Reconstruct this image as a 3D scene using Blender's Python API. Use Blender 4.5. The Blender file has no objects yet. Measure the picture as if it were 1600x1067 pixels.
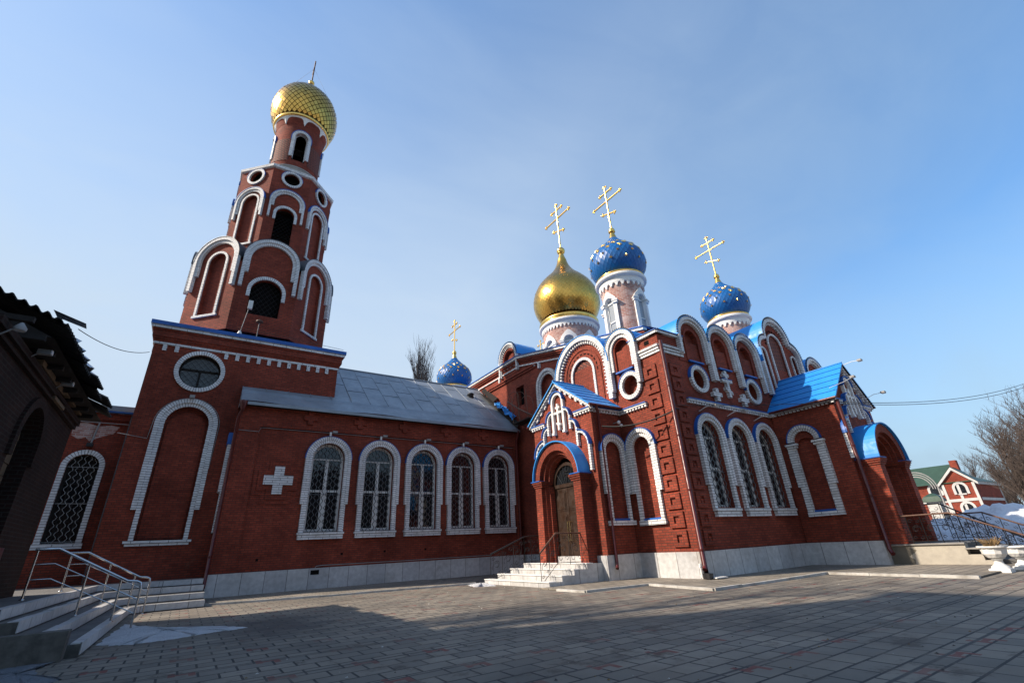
import bpy, bmesh, math, random
from math import sin, cos, pi, radians, sqrt, atan2
from mathutils import Vector, Matrix
from mathutils.geometry import tessellate_polygon
random.seed(7)
sc = bpy.context.scene
COL = sc.collection
# ------------------------------------------------------------------ camera
cam_d = bpy.data.cameras.new("camera"); cam = bpy.data.objects.new("camera", cam_d); COL.objects.link(cam)
RIGHT = Vector((0.836107, -0.546484, -0.047745)); DOWN = Vector((0.188128, 0.367408, -0.910834)); FWD = Vector((0.515298, 0.752573, 0.410001))
FWD.normalize(); RIGHT = (RIGHT - FWD * RIGHT.dot(FWD)).normalized(); DOWN = FWD.cross(RIGHT)
cam.matrix_world = Matrix(((RIGHT.x, -DOWN.x, -FWD.x, 0), (RIGHT.y, -DOWN.y, -FWD.y, 0), (RIGHT.z, -DOWN.z, -FWD.z, 1.3), (0, 0, 0, 1)))
cam_d.lens = 16.0; cam_d.sensor_width = 36.0; cam_d.clip_end = 6000; cam_d.clip_start = 0.05
sc.camera = cam
# ------------------------------------------------------------------ light
SUN_EL = radians(37.5); TRAVEL = Vector((1.0, -0.44, 0)).normalized()
w = bpy.data.worlds.new("World"); sc.world = w; w.use_nodes = True
wn = w.node_tree.nodes; wl = w.node_tree.links
bg = wn["Background"]
sky = wn.new("ShaderNodeTexSky"); sky.sky_type = 'NISHITA'; sky.sun_disc = False
sky.sun_elevation = SUN_EL; sky.sun_rotation = atan2(-TRAVEL.x, -TRAVEL.y)
sky.air_density = 1.0; sky.dust_density = 0.25; sky.ozone_density = 2.2
# thin cirrus, laid out in sky directions
tc = wn.new("ShaderNodeTexCoord"); mp = wn.new("ShaderNodeMapping")
mp.inputs["Rotation"].default_value = (0, 0, radians(25)); mp.inputs["Scale"].default_value = (1.1, 3.2, 5.0)
wl.new(tc.outputs["Generated"], mp.inputs["Vector"])
nz = wn.new("ShaderNodeTexNoise"); nz.inputs["Scale"].default_value = 1.6; nz.inputs["Detail"].default_value = 7; nz.inputs["Roughness"].default_value = 0.55; nz.inputs["Distortion"].default_value = 0.5
wl.new(mp.outputs["Vector"], nz.inputs["Vector"])
cr = wn.new("ShaderNodeMapRange"); cr.inputs["From Min"].default_value = 0.36; cr.inputs["From Max"].default_value = 0.8; cr.inputs["To Min"].default_value = 0.0; cr.inputs["To Max"].default_value = 0.13
wl.new(nz.outputs["Fac"], cr.inputs["Value"])
# veil of thin high cloud: thicker low in the sky and towards the sun
def wmap(src, a, b, c, d):
    r = wn.new("ShaderNodeMapRange"); r.inputs["From Min"].default_value = a; r.inputs["From Max"].default_value = b; r.inputs["To Min"].default_value = c; r.inputs["To Max"].default_value = d
    wl.new(src, r.inputs["Value"]); return r.outputs["Result"]
def wmath(op, a, b):
    m_ = wn.new("ShaderNodeMath"); m_.operation = op; m_.use_clamp = op == 'ADD'; wl.new(a, m_.inputs[0]); wl.new(b, m_.inputs[1]); return m_.outputs[0]
def wmix(f, a, b):
    x = wn.new("ShaderNodeMix"); x.data_type = 'RGBA'; wl.new(f, x.inputs["Factor"])
    for k_, v_ in (("A", a), ("B", b)):
        if isinstance(v_, tuple): x.inputs[k_].default_value = (*v_, 1)
        else: wl.new(v_, x.inputs[k_])
    return x.outputs["Result"]
sx = wn.new("ShaderNodeSeparateXYZ"); wl.new(tc.outputs["Generated"], sx.inputs[0])
dp = wn.new("ShaderNodeVectorMath"); dp.operation = 'DOT_PRODUCT'; wl.new(tc.outputs["Generated"], dp.inputs[0]); dp.inputs[1].default_value = (-TRAVEL.x * cos(SUN_EL), -TRAVEL.y * cos(SUN_EL), sin(SUN_EL))
near = wmap(dp.outputs["Value"], -0.45, 0.25, 0.12, 1.0)
veil = wmath('MAXIMUM', wmath('MULTIPLY', wmap(sx.outputs["Z"], 0.4, 0.9, 0.95, 0.2), near), wmap(sx.outputs["Z"], 0.1, 0.55, 0.9, 0.0))
veil = wmath('ADD', veil, cr.outputs["Result"])
tint = wmix(near, (1.65, 2.35, 2.95), (2.4, 2.95, 3.6)); tint = wmix(wmap(dp.outputs["Value"], 0.9, 1.0, 0.0, 1.0), tint, (15.0, 14.2, 13.0))
hs = wn.new("ShaderNodeHueSaturation"); hs.inputs["Saturation"].default_value = 1.26; hs.inputs["Value"].default_value = 1.0; wl.new(sky.outputs["Color"], hs.inputs["Color"])
wl.new(wmix(veil, hs.outputs["Color"], tint), bg.inputs["Color"]); bg.inputs["Strength"].default_value = 0.15
sd = bpy.data.lights.new("sun", 'SUN'); sun = bpy.data.objects.new("sun", sd); COL.objects.link(sun)
sd.energy = 4.2; sd.angle = radians(0.6); sd.color = (1.0, 0.87, 0.72)
tv = Vector((TRAVEL.x * cos(SUN_EL), TRAVEL.y * cos(SUN_EL), -sin(SUN_EL)))
sun.rotation_euler = tv.to_track_quat('-Z', 'Y').to_euler(); sun.location = (-60, 30, 40)
sc.view_settings.view_transform = 'Standard'; sc.view_settings.look = 'None'; sc.view_settings.exposure = 0.75; sc.view_settings.gamma = 1.0
# ------------------------------------------------------------------ materials
M = {}
def mat(name, base=(.5, .5, .5), rough=.6, metal=0.0, spec=.5):
    m = bpy.data.materials.new(name); m.use_nodes = True
    b = m.node_tree.nodes["Principled BSDF"]
    b.inputs["Base Color"].default_value = (*base, 1); b.inputs["Roughness"].default_value = rough; b.inputs["Metallic"].default_value = metal
    b.inputs["Specular IOR Level"].default_value = spec
    M[name] = m; return m, m.node_tree.nodes, m.node_tree.links, b
def noise(n, l, scale, detail=4, coord='Object', vec=None, rough=.55):
    t = n.new("ShaderNodeTexNoise"); t.inputs["Scale"].default_value = scale; t.inputs["Detail"].default_value = detail; t.inputs["Roughness"].default_value = rough
    if vec is None:
        c = n.new("ShaderNodeTexCoord"); vec = c.outputs[coord]
    l.new(vec, t.inputs["Vector"]); return t
def mrange(n, l, src, a, b, c, d):
    r = n.new("ShaderNodeMapRange"); r.inputs["From Min"].default_value = a; r.inputs["From Max"].default_value = b
    r.inputs["To Min"].default_value = c; r.inputs["To Max"].default_value = d; l.new(src, r.inputs["Value"]); return r.outputs["Result"]
def mixc(n, l, fac, a, b, mode='MIX'):
    x = n.new("ShaderNodeMix"); x.data_type = 'RGBA'; x.blend_type = mode
    for s, v in (("Factor", fac), ("A", a), ("B", b)):
        if isinstance(v, (int, float)): x.inputs[s].default_value = v
        elif isinstance(v, tuple): x.inputs[s].default_value = (*v, 1)
        else: l.new(v, x.inputs[s])
    return x.outputs["Result"]
def bump(n, l, b, src, strength, dist=.02):
    p = n.new("ShaderNodeBump"); p.inputs["Strength"].default_value = strength; p.inputs["Distance"].default_value = dist
    l.new(src, p.inputs["Height"]); l.new(p.outputs["Normal"], b.inputs["Normal"])
def brick(name, c1, c2, mortar, bw=.27, bh=.09, ms=.012, vary=.35, stain=None, rough=.8, bstr=.5, bias=0.0, stain_lo=.56):
    m, n, l, b = mat(name, c1, rough, spec=.18)
    uv = n.new("ShaderNodeUVMap")
    t = n.new("ShaderNodeTexBrick"); l.new(uv.outputs["UV"], t.inputs["Vector"])
    t.inputs["Scale"].default_value = 1; t.inputs["Brick Width"].default_value = bw; t.inputs["Row Height"].default_value = bh
    t.inputs["Mortar Size"].default_value = ms; t.inputs["Mortar Smooth"].default_value = .1; t.inputs["Bias"].default_value = bias
    t.inputs["Color1"].default_value = (*c1, 1); t.inputs["Color2"].default_value = (*c2, 1); t.inputs["Mortar"].default_value = (*mortar, 1)
    nz1 = noise(n, l, .55, 6); f = mrange(n, l, nz1.outputs["Fac"], .3, .7, 1 - vary, 1 + vary * .6)
    nz3 = noise(n, l, 7.0, 3); f3 = mrange(n, l, nz3.outputs["Fac"], .3, .7, .86, 1.12)
    mm = n.new("ShaderNodeMath"); mm.operation = 'MULTIPLY'; l.new(f, mm.inputs[0]); l.new(f3, mm.inputs[1])
    cb = n.new("ShaderNodeCombineColor"); 
    for i in range(3): l.new(mm.outputs[0], cb.inputs[i])
    col = mixc(n, l, 1.0, t.outputs["Color"], cb.outputs["Color"], 'MULTIPLY')
    if stain:
        nz2 = noise(n, l, 1.3, 8, rough=.68); s = mrange(n, l, nz2.outputs["Fac"], stain_lo, stain_lo + .18, 0, .55)
        col = mixc(n, l, s, col, stain)
    if stain and vary > .2:
        tcs = n.new("ShaderNodeTexCoord"); mps = n.new("ShaderNodeMapping"); mps.inputs["Scale"].default_value = (2.2, 2.2, .16); l.new(tcs.outputs["Object"], mps.inputs["Vector"])
        nst = noise(n, l, 1.0, 6, vec=mps.outputs["Vector"], rough=.6); fst = mrange(n, l, nst.outputs["Fac"], .54, .72, 0, .38)
        col = mixc(n, l, fst, col, tuple(x * .45 for x in c1))
    l.new(col, b.inputs["Base Color"])
    iv = mrange(n, l, t.outputs["Fac"], 0, 1, 1, 0); bump(n, l, b, iv, bstr, .012)
    return m
brick("red_brick", (.315, .060, .033), (.21, .040, .023), (.10, .042, .031), bw=.26, bh=.088, ms=.012, vary=.38, stain=(.30, .12, .075), stain_lo=.64)
brick("old_brick", (.036, .015, .011), (.022, .010, .008), (.04, .032, .027), vary=.4, stain=(.02, .015, .012), stain_lo=.5)
brick("white_brick", (.78, .78, .77), (.68, .68, .68), (.2, .19, .19), bw=.6, bh=.1, ms=.011, vary=.18, stain=(.36, .31, .27), rough=.6, stain_lo=.55)
brick("pink_brick", (.36, .13, .095), (.52, .33, .28), (.5, .42, .38), bw=.25, bh=.085, vary=.22, stain=(.62, .53, .5), rough=.85, stain_lo=.5)
brick("marble", (.58, .575, .56), (.45, .45, .455), (.2, .19, .18), bw=.85, bh=1.3, ms=.012, vary=.19, stain=(.30, .27, .235), rough=.35, bstr=.25, stain_lo=.53)
def lattice_brick():
    m, n, l, b = mat("lattice_brick", (.2, .05, .03), .8)
    uv = n.new("ShaderNodeUVMap"); mp_ = n.new("ShaderNodeMapping"); mp_.inputs["Rotation"].default_value = (0, 0, radians(38)); l.new(uv.outputs["UV"], mp_.inputs["Vector"])
    t = n.new("ShaderNodeTexBrick"); l.new(mp_.outputs["Vector"], t.inputs["Vector"]); t.inputs["Scale"].default_value = 1
    t.inputs["Brick Width"].default_value = .3; t.inputs["Row Height"].default_value = .15; t.inputs["Mortar Size"].default_value = .035
    t.inputs["Color1"].default_value = (.24, .062, .035, 1); t.inputs["Color2"].default_value = (.18, .045, .026, 1); t.inputs["Mortar"].default_value = (.075, .022, .015, 1)
    l.new(t.outputs["Color"], b.inputs["Base Color"]); bump(n, l, b, mrange(n, l, t.outputs["Fac"], 0, 1, 1, 0), 1.0, .06)
lattice_brick()
def painted(name, c, rough, dirt=.25, scale=1.2, metal=0.0, b2=None, bs=.08):
    m, n, l, b = mat(name, c, rough, metal)
    t = noise(n, l, scale, 6, rough=.62); f = mrange(n, l, t.outputs["Fac"], .35, .7, 0, 1)
    d = b2 or tuple(x * (1 - dirt) for x in c)
    l.new(mixc(n, l, f, c, d), b.inputs["Base Color"])
    t2 = noise(n, l, 5, 4); l.new(mrange(n, l, t2.outputs["Fac"], .3, .7, max(.05, rough - .1), min(1, rough + .12)), b.inputs["Roughness"])
    bump(n, l, b, t2.outputs["Fac"], bs, .02)
    return m
painted("blue_paint", (.012, .205, .60), .5, b2=(.02, .26, .62), scale=.9, bs=.25)
painted("blue_trim", (.010, .11, .43), .5, .3)
painted("hazed_white", (.5, .49, .47), .8, .25); painted("white_paint", (.76, .75, .72), .55, .14)  # first white is for far trim, with air haze mixed into its colour
painted("worn_kerb", (.52, .51, .48), .8, b2=(.27, .25, .22), scale=2.2, bs=.3)
painted("maroon_paint", (.105, .014, .012), .35, .35)
painted("zinc", (.30, .33, .36), .45, b2=(.20, .22, .24), metal=.3, scale=.9, bs=.25)
painted("dark_zinc", (.09, .1, .115), .5, .3, metal=.3)
painted("dark_iron", (.012, .012, .013), .5, .3); painted("grille_iron", (.07, .072, .075), .4, .3)
painted("rusty_iron", (.13, .06, .035), .6, .45, scale=4)
painted("steel", (.6, .6, .6), .2, .2, metal=1.0)
painted("wood_door", (.03, .013, .006), .42, .4, scale=2.2)
painted("pale_wood_door", (.21, .115, .045), .42, .35, scale=2.2)
painted("plaster", (.44, .40, .33), .9, b2=(.34, .31, .26), scale=3, bs=.6)
painted("wet_plaster", (.17, .15, .115), .85, .2, scale=3, bs=.4)
painted("concrete", (.33, .31, .285), .9, .35, scale=1.6, bs=.4)
painted("step_stone", (.13, .125, .12), .85, .35, scale=2)
painted("asbestos", (.045, .042, .04), .95, .5, scale=2)
painted("dark_wood", (.02, .015, .012), .9, .3)
painted("plank", (.2, .135, .08), .85, .5, scale=2)
painted("green_roof", (.03, .065, .042), .5, .25)
painted("bark", (.1, .085, .075), .9, .4, scale=6)
painted("birch_twig", (.085, .06, .055), .9, .3, scale=3)
painted("birch_bark", (.5, .48, .45), .85, .5, scale=6)
painted("thicket_bark", (.075, .055, .045), .95, .35, scale=3)
painted("dry_grass", (.25, .16, .07), .9, .4, scale=8)
painted("ashlar", (.5, .48, .44), .9, b2=(.36, .34, .31), scale=5, bs=.5)
painted("rubble", (.13, .12, .105), .9, .6, scale=4, bs=.9)
painted("cable_black", (.012, .012, .012), .6, .2)
painted("cable_grey", (.3, .29, .28), .6, .2)
painted("bronze", (.05, .045, .035), .4, .3, metal=.8)
painted("bin_plastic", (.02, .02, .022), .4, .2)
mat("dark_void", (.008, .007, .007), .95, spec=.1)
gm, gn, gl_, gb = mat("glass", (.012, .014, .017), .03, spec=.6)
bump(gn, gl_, gb, noise(gn, gl_, 1.7, 3).outputs["Fac"], .12, .1)
mat("curtain_glass", (.09, .09, .085), .04, spec=.5)
mat("pale_glass", (.30, .33, .36), .05, spec=.5)
mat("lamp_glass", (.7, .7, .7), .2)
def gold(name, c, rough, var=.1):
    m, n, l, b = mat(name, c, rough, 1.0)
    t = noise(n, l, 2.5, 4); l.new(mixc(n, l, mrange(n, l, t.outputs["Fac"], .35, .65, 0, 1), c, tuple(x * .8 for x in c)), b.inputs["Base Color"])
    l.new(mrange(n, l, t.outputs["Fac"], .3, .7, rough, rough + var), b.inputs["Roughness"])
gold("gold", (.92, .58, .16), .2)
gold("gold_tile", (.74, .43, .10), .22, .1)
gold("gold_seam", (.12, .07, .02), .4)
gold("brass", (.75, .55, .25), .2)
def snow(name, c):
    m, n, l, b = mat(name, c, .7, spec=.3)
    t = noise(n, l, 1.5, 8, rough=.7); l.new(mixc(n, l, mrange(n, l, t.outputs["Fac"], .5, .8, 0, .8), c, tuple(x * .55 for x in c)), b.inputs["Base Color"])
    t2 = noise(n, l, 9, 8, rough=.7); bump(n, l, b, t2.outputs["Fac"], 1.0, .12)
    b.inputs["Subsurface Weight"].default_value = 0.0
snow("ice", (.22, .24, .27)); snow("snow", (.82, .85, .9)); snow("dirty_snow", (.6, .61, .63))
def paving():
    m, n, l, b = mat("paving", (.15, .15, .15), .8)
    tcn = n.new("ShaderNodeTexCoord"); P = tcn.outputs["Object"]
    wob = noise(n, l, .5, 2); 
    t = n.new("ShaderNodeTexBrick"); l.new(P, t.inputs["Vector"]); t.inputs["Scale"].default_value = 1
    t.inputs["Brick Width"].default_value = .44; t.inputs["Row Height"].default_value = .32; t.inputs["Mortar Size"].default_value = .016; t.inputs["Mortar Smooth"].default_value = .2
    t.inputs["Color1"].default_value = (.215, .185, .145, 1); t.inputs["Color2"].default_value = (.135, .12, .1, 1); t.inputs["Mortar"].default_value = (.03, .028, .026, 1); t.inputs["Bias"].default_value = -.1
    # broad joints every 1.2 m along the church front direction
    sp = n.new("ShaderNodeSeparateXYZ"); l.new(P, sp.inputs[0])
    wv = n.new("ShaderNodeMath"); wv.operation = 'PINGPONG'; wv.inputs[1].default_value = .6; l.new(sp.outputs["Y"], wv.inputs[0])
    lj = mrange(n, l, wv.outputs[0], .012, .03, 1, 0)
    # red accent blocks: I shapes = two bars and a short link, on a 1.2 x .6 grid
    def cell(axis, size, off):
        a = n.new("ShaderNodeMath"); a.operation = 'ADD'; a.inputs[1].default_value = off; l.new(sp.outputs[axis], a.inputs[0])
        d = n.new("ShaderNodeMath"); d.operation = 'DIVIDE'; d.inputs[1].default_value = size; l.new(a.outputs[0], d.inputs[0])
        fr = n.new("ShaderNodeMath"); fr.operation = 'FRACT'; l.new(d.outputs[0], fr.inputs[0])
        return fr.outputs[0], d.outputs[0]
    fx, cx = cell("X", 1.0, 0); fy, cy = cell("Y", 1.2, .3)
    def inside(src, lo, hi):
        g = n.new("ShaderNodeMath"); g.operation = 'GREATER_THAN'; g.inputs[1].default_value = lo; l.new(src, g.inputs[0])
        s = n.new("ShaderNodeMath"); s.operation = 'LESS_THAN'; s.inputs[1].default_value = hi; l.new(src, s.inputs[0])
        p = n.new("ShaderNodeMath"); p.operation = 'MULTIPLY'; l.new(g.outputs[0], p.inputs[0]); l.new(s.outputs[0], p.inputs[1]); return p.outputs[0]
    def op(o, a, c):
        p = n.new("ShaderNodeMath"); p.operation = o; l.new(a, p.inputs[0]); l.new(c, p.inputs[1]); return p.outputs[0]
    bar1 = op('MULTIPLY', inside(fx, .12, .20), inside(fy, .12, .32)); bar2 = op('MULTIPLY', inside(fx, .34, .42), inside(fy, .05, .25)); link = op('MULTIPLY', inside(fx, .19, .35), inside(fy, .16, .22))
    shp = op('MAXIMUM', op('MAXIMUM', bar1, bar2), link)
    nzr = noise(n, l, .18, 2); pres = mrange(n, l, nzr.outputs["Fac"], .42, .52, 0, 1)
    red = op('MULTIPLY', shp, pres)
    col = mixc(n, l, red, t.outputs["Color"], (.17, .055, .042))
    col = mixc(n, l, lj, col, (.05, .046, .042))
    nz1 = noise(n, l, .35, 8, rough=.65); f = mrange(n, l, nz1.outputs["Fac"], .35, .65, .72, 1.2)
    cb = n.new("ShaderNodeCombineColor")
    for i in range(3): l.new(f, cb.inputs[i])
    col = mixc(n, l, 1.0, col, cb.outputs["Color"], 'MULTIPLY')
    nz2 = noise(n, l, .8, 8, rough=.7); sand = mrange(n, l, nz2.outputs["Fac"], .5, .66, 0, .7)
    col = mixc(n, l, sand, col, (.16, .13, .1))
    nz5 = noise(n, l, 1.1, 9, rough=.75); dk = mrange(n, l, nz5.outputs["Fac"], .55, .63, 0, .75); col = mixc(n, l, dk, col, (.062, .046, .034))
    # dark patch, house shadow and damp painted into the colour, near (2.6, 14)
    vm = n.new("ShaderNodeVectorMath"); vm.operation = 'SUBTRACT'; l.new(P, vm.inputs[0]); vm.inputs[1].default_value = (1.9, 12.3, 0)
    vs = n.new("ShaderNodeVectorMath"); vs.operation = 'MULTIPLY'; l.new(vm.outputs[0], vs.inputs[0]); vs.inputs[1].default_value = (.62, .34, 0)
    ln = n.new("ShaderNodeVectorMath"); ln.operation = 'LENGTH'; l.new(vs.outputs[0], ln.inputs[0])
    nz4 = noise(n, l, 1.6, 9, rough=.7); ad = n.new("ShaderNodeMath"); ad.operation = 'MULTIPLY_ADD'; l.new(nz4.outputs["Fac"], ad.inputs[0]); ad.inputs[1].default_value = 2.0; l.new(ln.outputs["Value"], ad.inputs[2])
    damp_shade = mrange(n, l, ad.outputs[0], 1.25, 1.8, .72, 0)
    col = mixc(n, l, damp_shade, col, (.032, .031, .03))
    l.new(col, b.inputs["Base Color"])
    l.new(mrange(n, l, damp_shade, 0, 1, .82, .5), b.inputs["Roughness"])
    hh = n.new("ShaderNodeMath"); hh.operation = 'SUBTRACT'; hh.inputs[0].default_value = 1; l.new(op('MAXIMUM', t.outputs["Fac"], lj), hh.inputs[1])
    bump(n, l, b, hh.outputs[0], .6, .012)
paving()
def terrain_mat():
    m, n, l, b = mat("earth", (.09, .075, .06), .95)
    t = noise(n, l, .06, 8); l.new(mixc(n, l, mrange(n, l, t.outputs["Fac"], .45, .6, 0, 1), (.09, .075, .06), (.5, .52, .56)), b.inputs["Base Color"])
terrain_mat()
brick("slab_paving", (.27, .235, .19), (.2, .18, .15), (.08, .07, .06), bw=.4, bh=.3, ms=.015, vary=.3, rough=.85)
# ------------------------------------------------------------------ mesh builder
class MB:
    def __init__(s): s.v = []; s.f = []; s.uv = []; s.mi = []; s.mats = []; s.sm = []
    def mat(s, name):
        if name not in s.mats: s.mats.append(name)
        return s.mats.index(name)
    def face(s, pts, m, uv=None, smooth=False):
        i = len(s.v); s.v.extend([tuple(p) for p in pts]); s.f.append(tuple(range(i, i + len(pts)))); s.mi.append(s.mat(m)); s.sm.append(smooth)
        if uv is None:
            a, b_, c = Vector(pts[0]), Vector(pts[1]), Vector(pts[2]); n = (b_ - a).cross(c - a)
            if n.length < 1e-12 and len(pts) > 3: n = (c - a).cross(Vector(pts[3]) - a)
            if n.length > 0: n.normalize()
            h = sqrt(n.x * n.x + n.y * n.y)
            if h > .5: tx, ty = -n.y / h, n.x / h; uv = [(p[0] * tx + p[1] * ty, p[2]) for p in pts]
            else: uv = [(p[0], p[1]) for p in pts]
        s.uv.append(uv)
    def grid(s, rows, m, closed=False, smooth=True, uvf=None):
        # rows of points, shared vertices for smooth shading
        i0 = len(s.v); R = len(rows); C = len(rows[0])
        for r in rows: s.v.extend([tuple(p) for p in r])
        mi = s.mat(m)
        for a in range(R - 1):
            for c in range(C if closed else C - 1):
                d = (c + 1) % C
                s.f.append((i0 + a * C + c, i0 + a * C + d, i0 + (a + 1) * C + d, i0 + (a + 1) * C + c)); s.mi.append(mi); s.sm.append(smooth)
                if uvf: s.uv.append([uvf(a, c), uvf(a, c + 1), uvf(a + 1, c + 1), uvf(a + 1, c)])
                else: s.uv.append([(c * .1, a * .1), (c * .1 + .1, a * .1), (c * .1 + .1, a * .1 + .1), (c * .1, a * .1 + .1)])
    def box(s, x0, x1, y0, y1, z0, z1, m):
        p = [(x0, y0, z0), (x1, y0, z0), (x1, y1, z0), (x0, y1, z0), (x0, y0, z1), (x1, y0, z1), (x1, y1, z1), (x0, y1, z1)]
        for q in ((0, 3, 2, 1), (4, 5, 6, 7), (0, 1, 5, 4), (1, 2, 6, 5), (2, 3, 7, 6), (3, 0, 4, 7)): s.face([p[k] for k in q], m)
    def tube(s, pts, r, m, n=6, r2=None, cap=True):
        pts = [Vector(p) for p in pts]; rows = []
        N = len(pts); up = None
        for i, p in enumerate(pts):
            d = (pts[min(i + 1, N - 1)] - pts[max(i - 1, 0)])
            if d.length < 1e-9: d = Vector((0, 0, 1))
            d.normalize()
            if up is None:
                up = Vector((0, 0, 1)) if abs(d.z) < .9 else Vector((1, 0, 0))
            a = d.cross(up); 
            if a.length < 1e-6: a = d.cross(Vector((0, 1, 0)))
            a.normalize(); b_ = a.cross(d); up = b_
            rr = r if r2 is None else r + (r2 - r) * i / max(1, N - 1)
            rows.append([p + a * (rr * cos(2 * pi * k / n)) + b_ * (rr * sin(2 * pi * k / n)) for k in range(n)])
        s.grid(rows, m, closed=True, smooth=n > 4)
        if cap and n > 3:
            s.face(rows[0][::-1], m); s.face(rows[-1], m)
    def lathe(s, c, prof, m, n=48, smooth=True, a0=0):
        rows = [[(c[0] + r * cos(a0 + 2 * pi * k / n), c[1] + r * sin(a0 + 2 * pi * k / n), z) for k in range(n)] for r, z in prof]
        acc = [0]
        for i in range(1, len(prof)): acc.append(acc[-1] + sqrt((prof[i][0] - prof[i - 1][0]) ** 2 + (prof[i][1] - prof[i - 1][1]) ** 2))
        rm = max(r for r, z in prof)
        s.grid(rows, m, closed=True, smooth=smooth, uvf=lambda a, k: (rm * 2 * pi * k / n, prof[0][1] + acc[a]))
    def sphere(s, c, r, m, n=12):
        s.lathe(c, [(max(1e-4, r * sin(pi * i / 8)), c[2] - r * cos(pi * i / 8)) for i in range(9)], m, n)
    def build(s, name, parent=None, loc=(0, 0, 0)):
        me = bpy.data.meshes.new(name); o = Vector(loc)
        me.from_pydata([(a - o.x, b_ - o.y, c - o.z) for a, b_, c in s.v], [], s.f)
        for mname in s.mats: me.materials.append(M[mname])
        me.polygons.foreach_set("material_index", s.mi); me.polygons.foreach_set("use_smooth", s.sm)
        ul = me.uv_layers.new(name="UVMap"); flat = []
        for u in s.uv:
            for a in u: flat.extend((a[0], a[1]))
        ul.data.foreach_set("uv", flat); me.update()
        ob = bpy.data.objects.new(name, me); COL.objects.link(ob)
        if parent is not None:
            ob.parent = parent
            # vertices are written in world coordinates; cancel the parent's own place
            off = Vector((0, 0, 0)); q = parent
            while q is not None: off += q.location; q = q.parent
            ob.location = o - off
        else: ob.location = o
        return ob
def tag(o, label=None, cat=None, group=None, kind=None):
    if label: o["label"] = label
    if cat: o["category"] = cat
    if group: o["group"] = group
    if kind: o["kind"] = kind
    return o
def thing(name, label, cat, loc=(0, 0, 0), group=None):
    o = bpy.data.objects.new(name, None); COL.objects.link(o); o.location = loc; o.empty_display_size = .2
    return tag(o, label, cat, group)
def dup(root, loc, label=None):
    r = root.copy(); COL.objects.link(r); r.location = loc
    if label: r["label"] = label
    for ch in list(root.children):
        c = ch.copy(); COL.objects.link(c); c.parent = r
        for g in ch.children:
            d = g.copy(); COL.objects.link(d); d.parent = c
    return r
class Fr:
    def __init__(s, o, u, n): s.o = Vector(o); s.u = Vector(u); s.n = Vector(n)
    def P(s, u, z, d=0): return tuple(s.o + s.u * u + Vector((0, 0, z)) + s.n * d)
def front(Y): return Fr((0, Y, 0), (1, 0, 0), (0, -1, 0))          # faces the camera side (-y); u = x
def left(X): return Fr((X, 0, 0), (0, -1, 0), (-1, 0, 0))          # faces -x; u = -y
def right(X): return Fr((X, 0, 0), (0, 1, 0), (1, 0, 0))           # faces +x; u = y
def octf(c, ap, deg):
    a = radians(deg); n = Vector((sin(a), -cos(a), 0)); return Fr(Vector((c[0], c[1], 0)) + n * ap, (cos(a), sin(a), 0), n)
def slab(mb, fr, outer, holes, d0, d1, m, back=True, sides=True, hole_m=None):
    loops = [outer] + holes
    flat = [p for lp in loops for p in lp]
    tris = tessellate_polygon([[Vector((p[0], p[1], 0)) for p in lp] for lp in loops])
    for t in tris:
        a, b_, c = [flat[i] for i in t]
        ar = (b_[0] - a[0]) * (c[1] - a[1]) - (c[0] - a[0]) * (b_[1] - a[1])
        if abs(ar) < 1e-9: continue
        q = (a, b_, c) if ar > 0 else (a, c, b_)
        mb.face([fr.P(p[0], p[1], d1) for p in q], m, [tuple(p) for p in q])
        if back: mb.face([fr.P(p[0], p[1], d0) for p in q[::-1]], m, [tuple(p) for p in q[::-1]])
    if sides:
        for li, lp in enumerate(loops):
            for i in range(len(lp)):
                a, b_ = lp[i], lp[(i + 1) % len(lp)]
                mb.face([fr.P(*a, d0), fr.P(*b_, d0), fr.P(*b_, d1), fr.P(*a, d1)], m if (li == 0 or not hole_m) else hole_m)
def rect(u0, u1, z0, z1): return [(u0, z0), (u1, z0), (u1, z1), (u0, z1)]
def arch(c, r, zb, zs, n=20): return [(c - r, zb), (c + r, zb)] + [(c + r * cos(pi * k / n), zs + r * sin(pi * k / n)) for k in range(n + 1)]
def circ(c, z, r, n=32, rz=None): return [(c + r * cos(2 * pi * k / n), z + (rz or r) * sin(2 * pi * k / n)) for k in range(n)]
def band(mb, fr, inner, outer, s, d0, d1, m, closed=False):
    N = len(inner); w_ = sqrt((outer[0][0] - inner[0][0]) ** 2 + (outer[0][1] - inner[0][1]) ** 2)
    for i in range(N if closed else N - 1):
        j = (i + 1) % N; sj = s[i + 1] if i + 1 < len(s) else s[-1]
        uv = [(0, s[i]), (w_, s[i]), (w_, sj), (0, sj)]
        mb.face([fr.P(*inner[i], d1), fr.P(*outer[i], d1), fr.P(*outer[j], d1), fr.P(*inner[j], d1)], m, uv)
        dd = abs(d1 - d0); uv2 = [(0, s[i]), (dd, s[i]), (dd, sj), (0, sj)]
        mb.face([fr.P(*outer[i], d1), fr.P(*outer[i], d0), fr.P(*outer[j], d0), fr.P(*outer[j], d1)], m, uv2)
        mb.face([fr.P(*inner[i], d0), fr.P(*inner[i], d1), fr.P(*inner[j], d1), fr.P(*inner[j], d0)], m, uv2)
    if not closed:
        for i in (0, N - 1): mb.face([fr.P(*inner[i], d0), fr.P(*outer[i], d0), fr.P(*outer[i], d1), fr.P(*inner[i], d1)], m)
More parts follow.
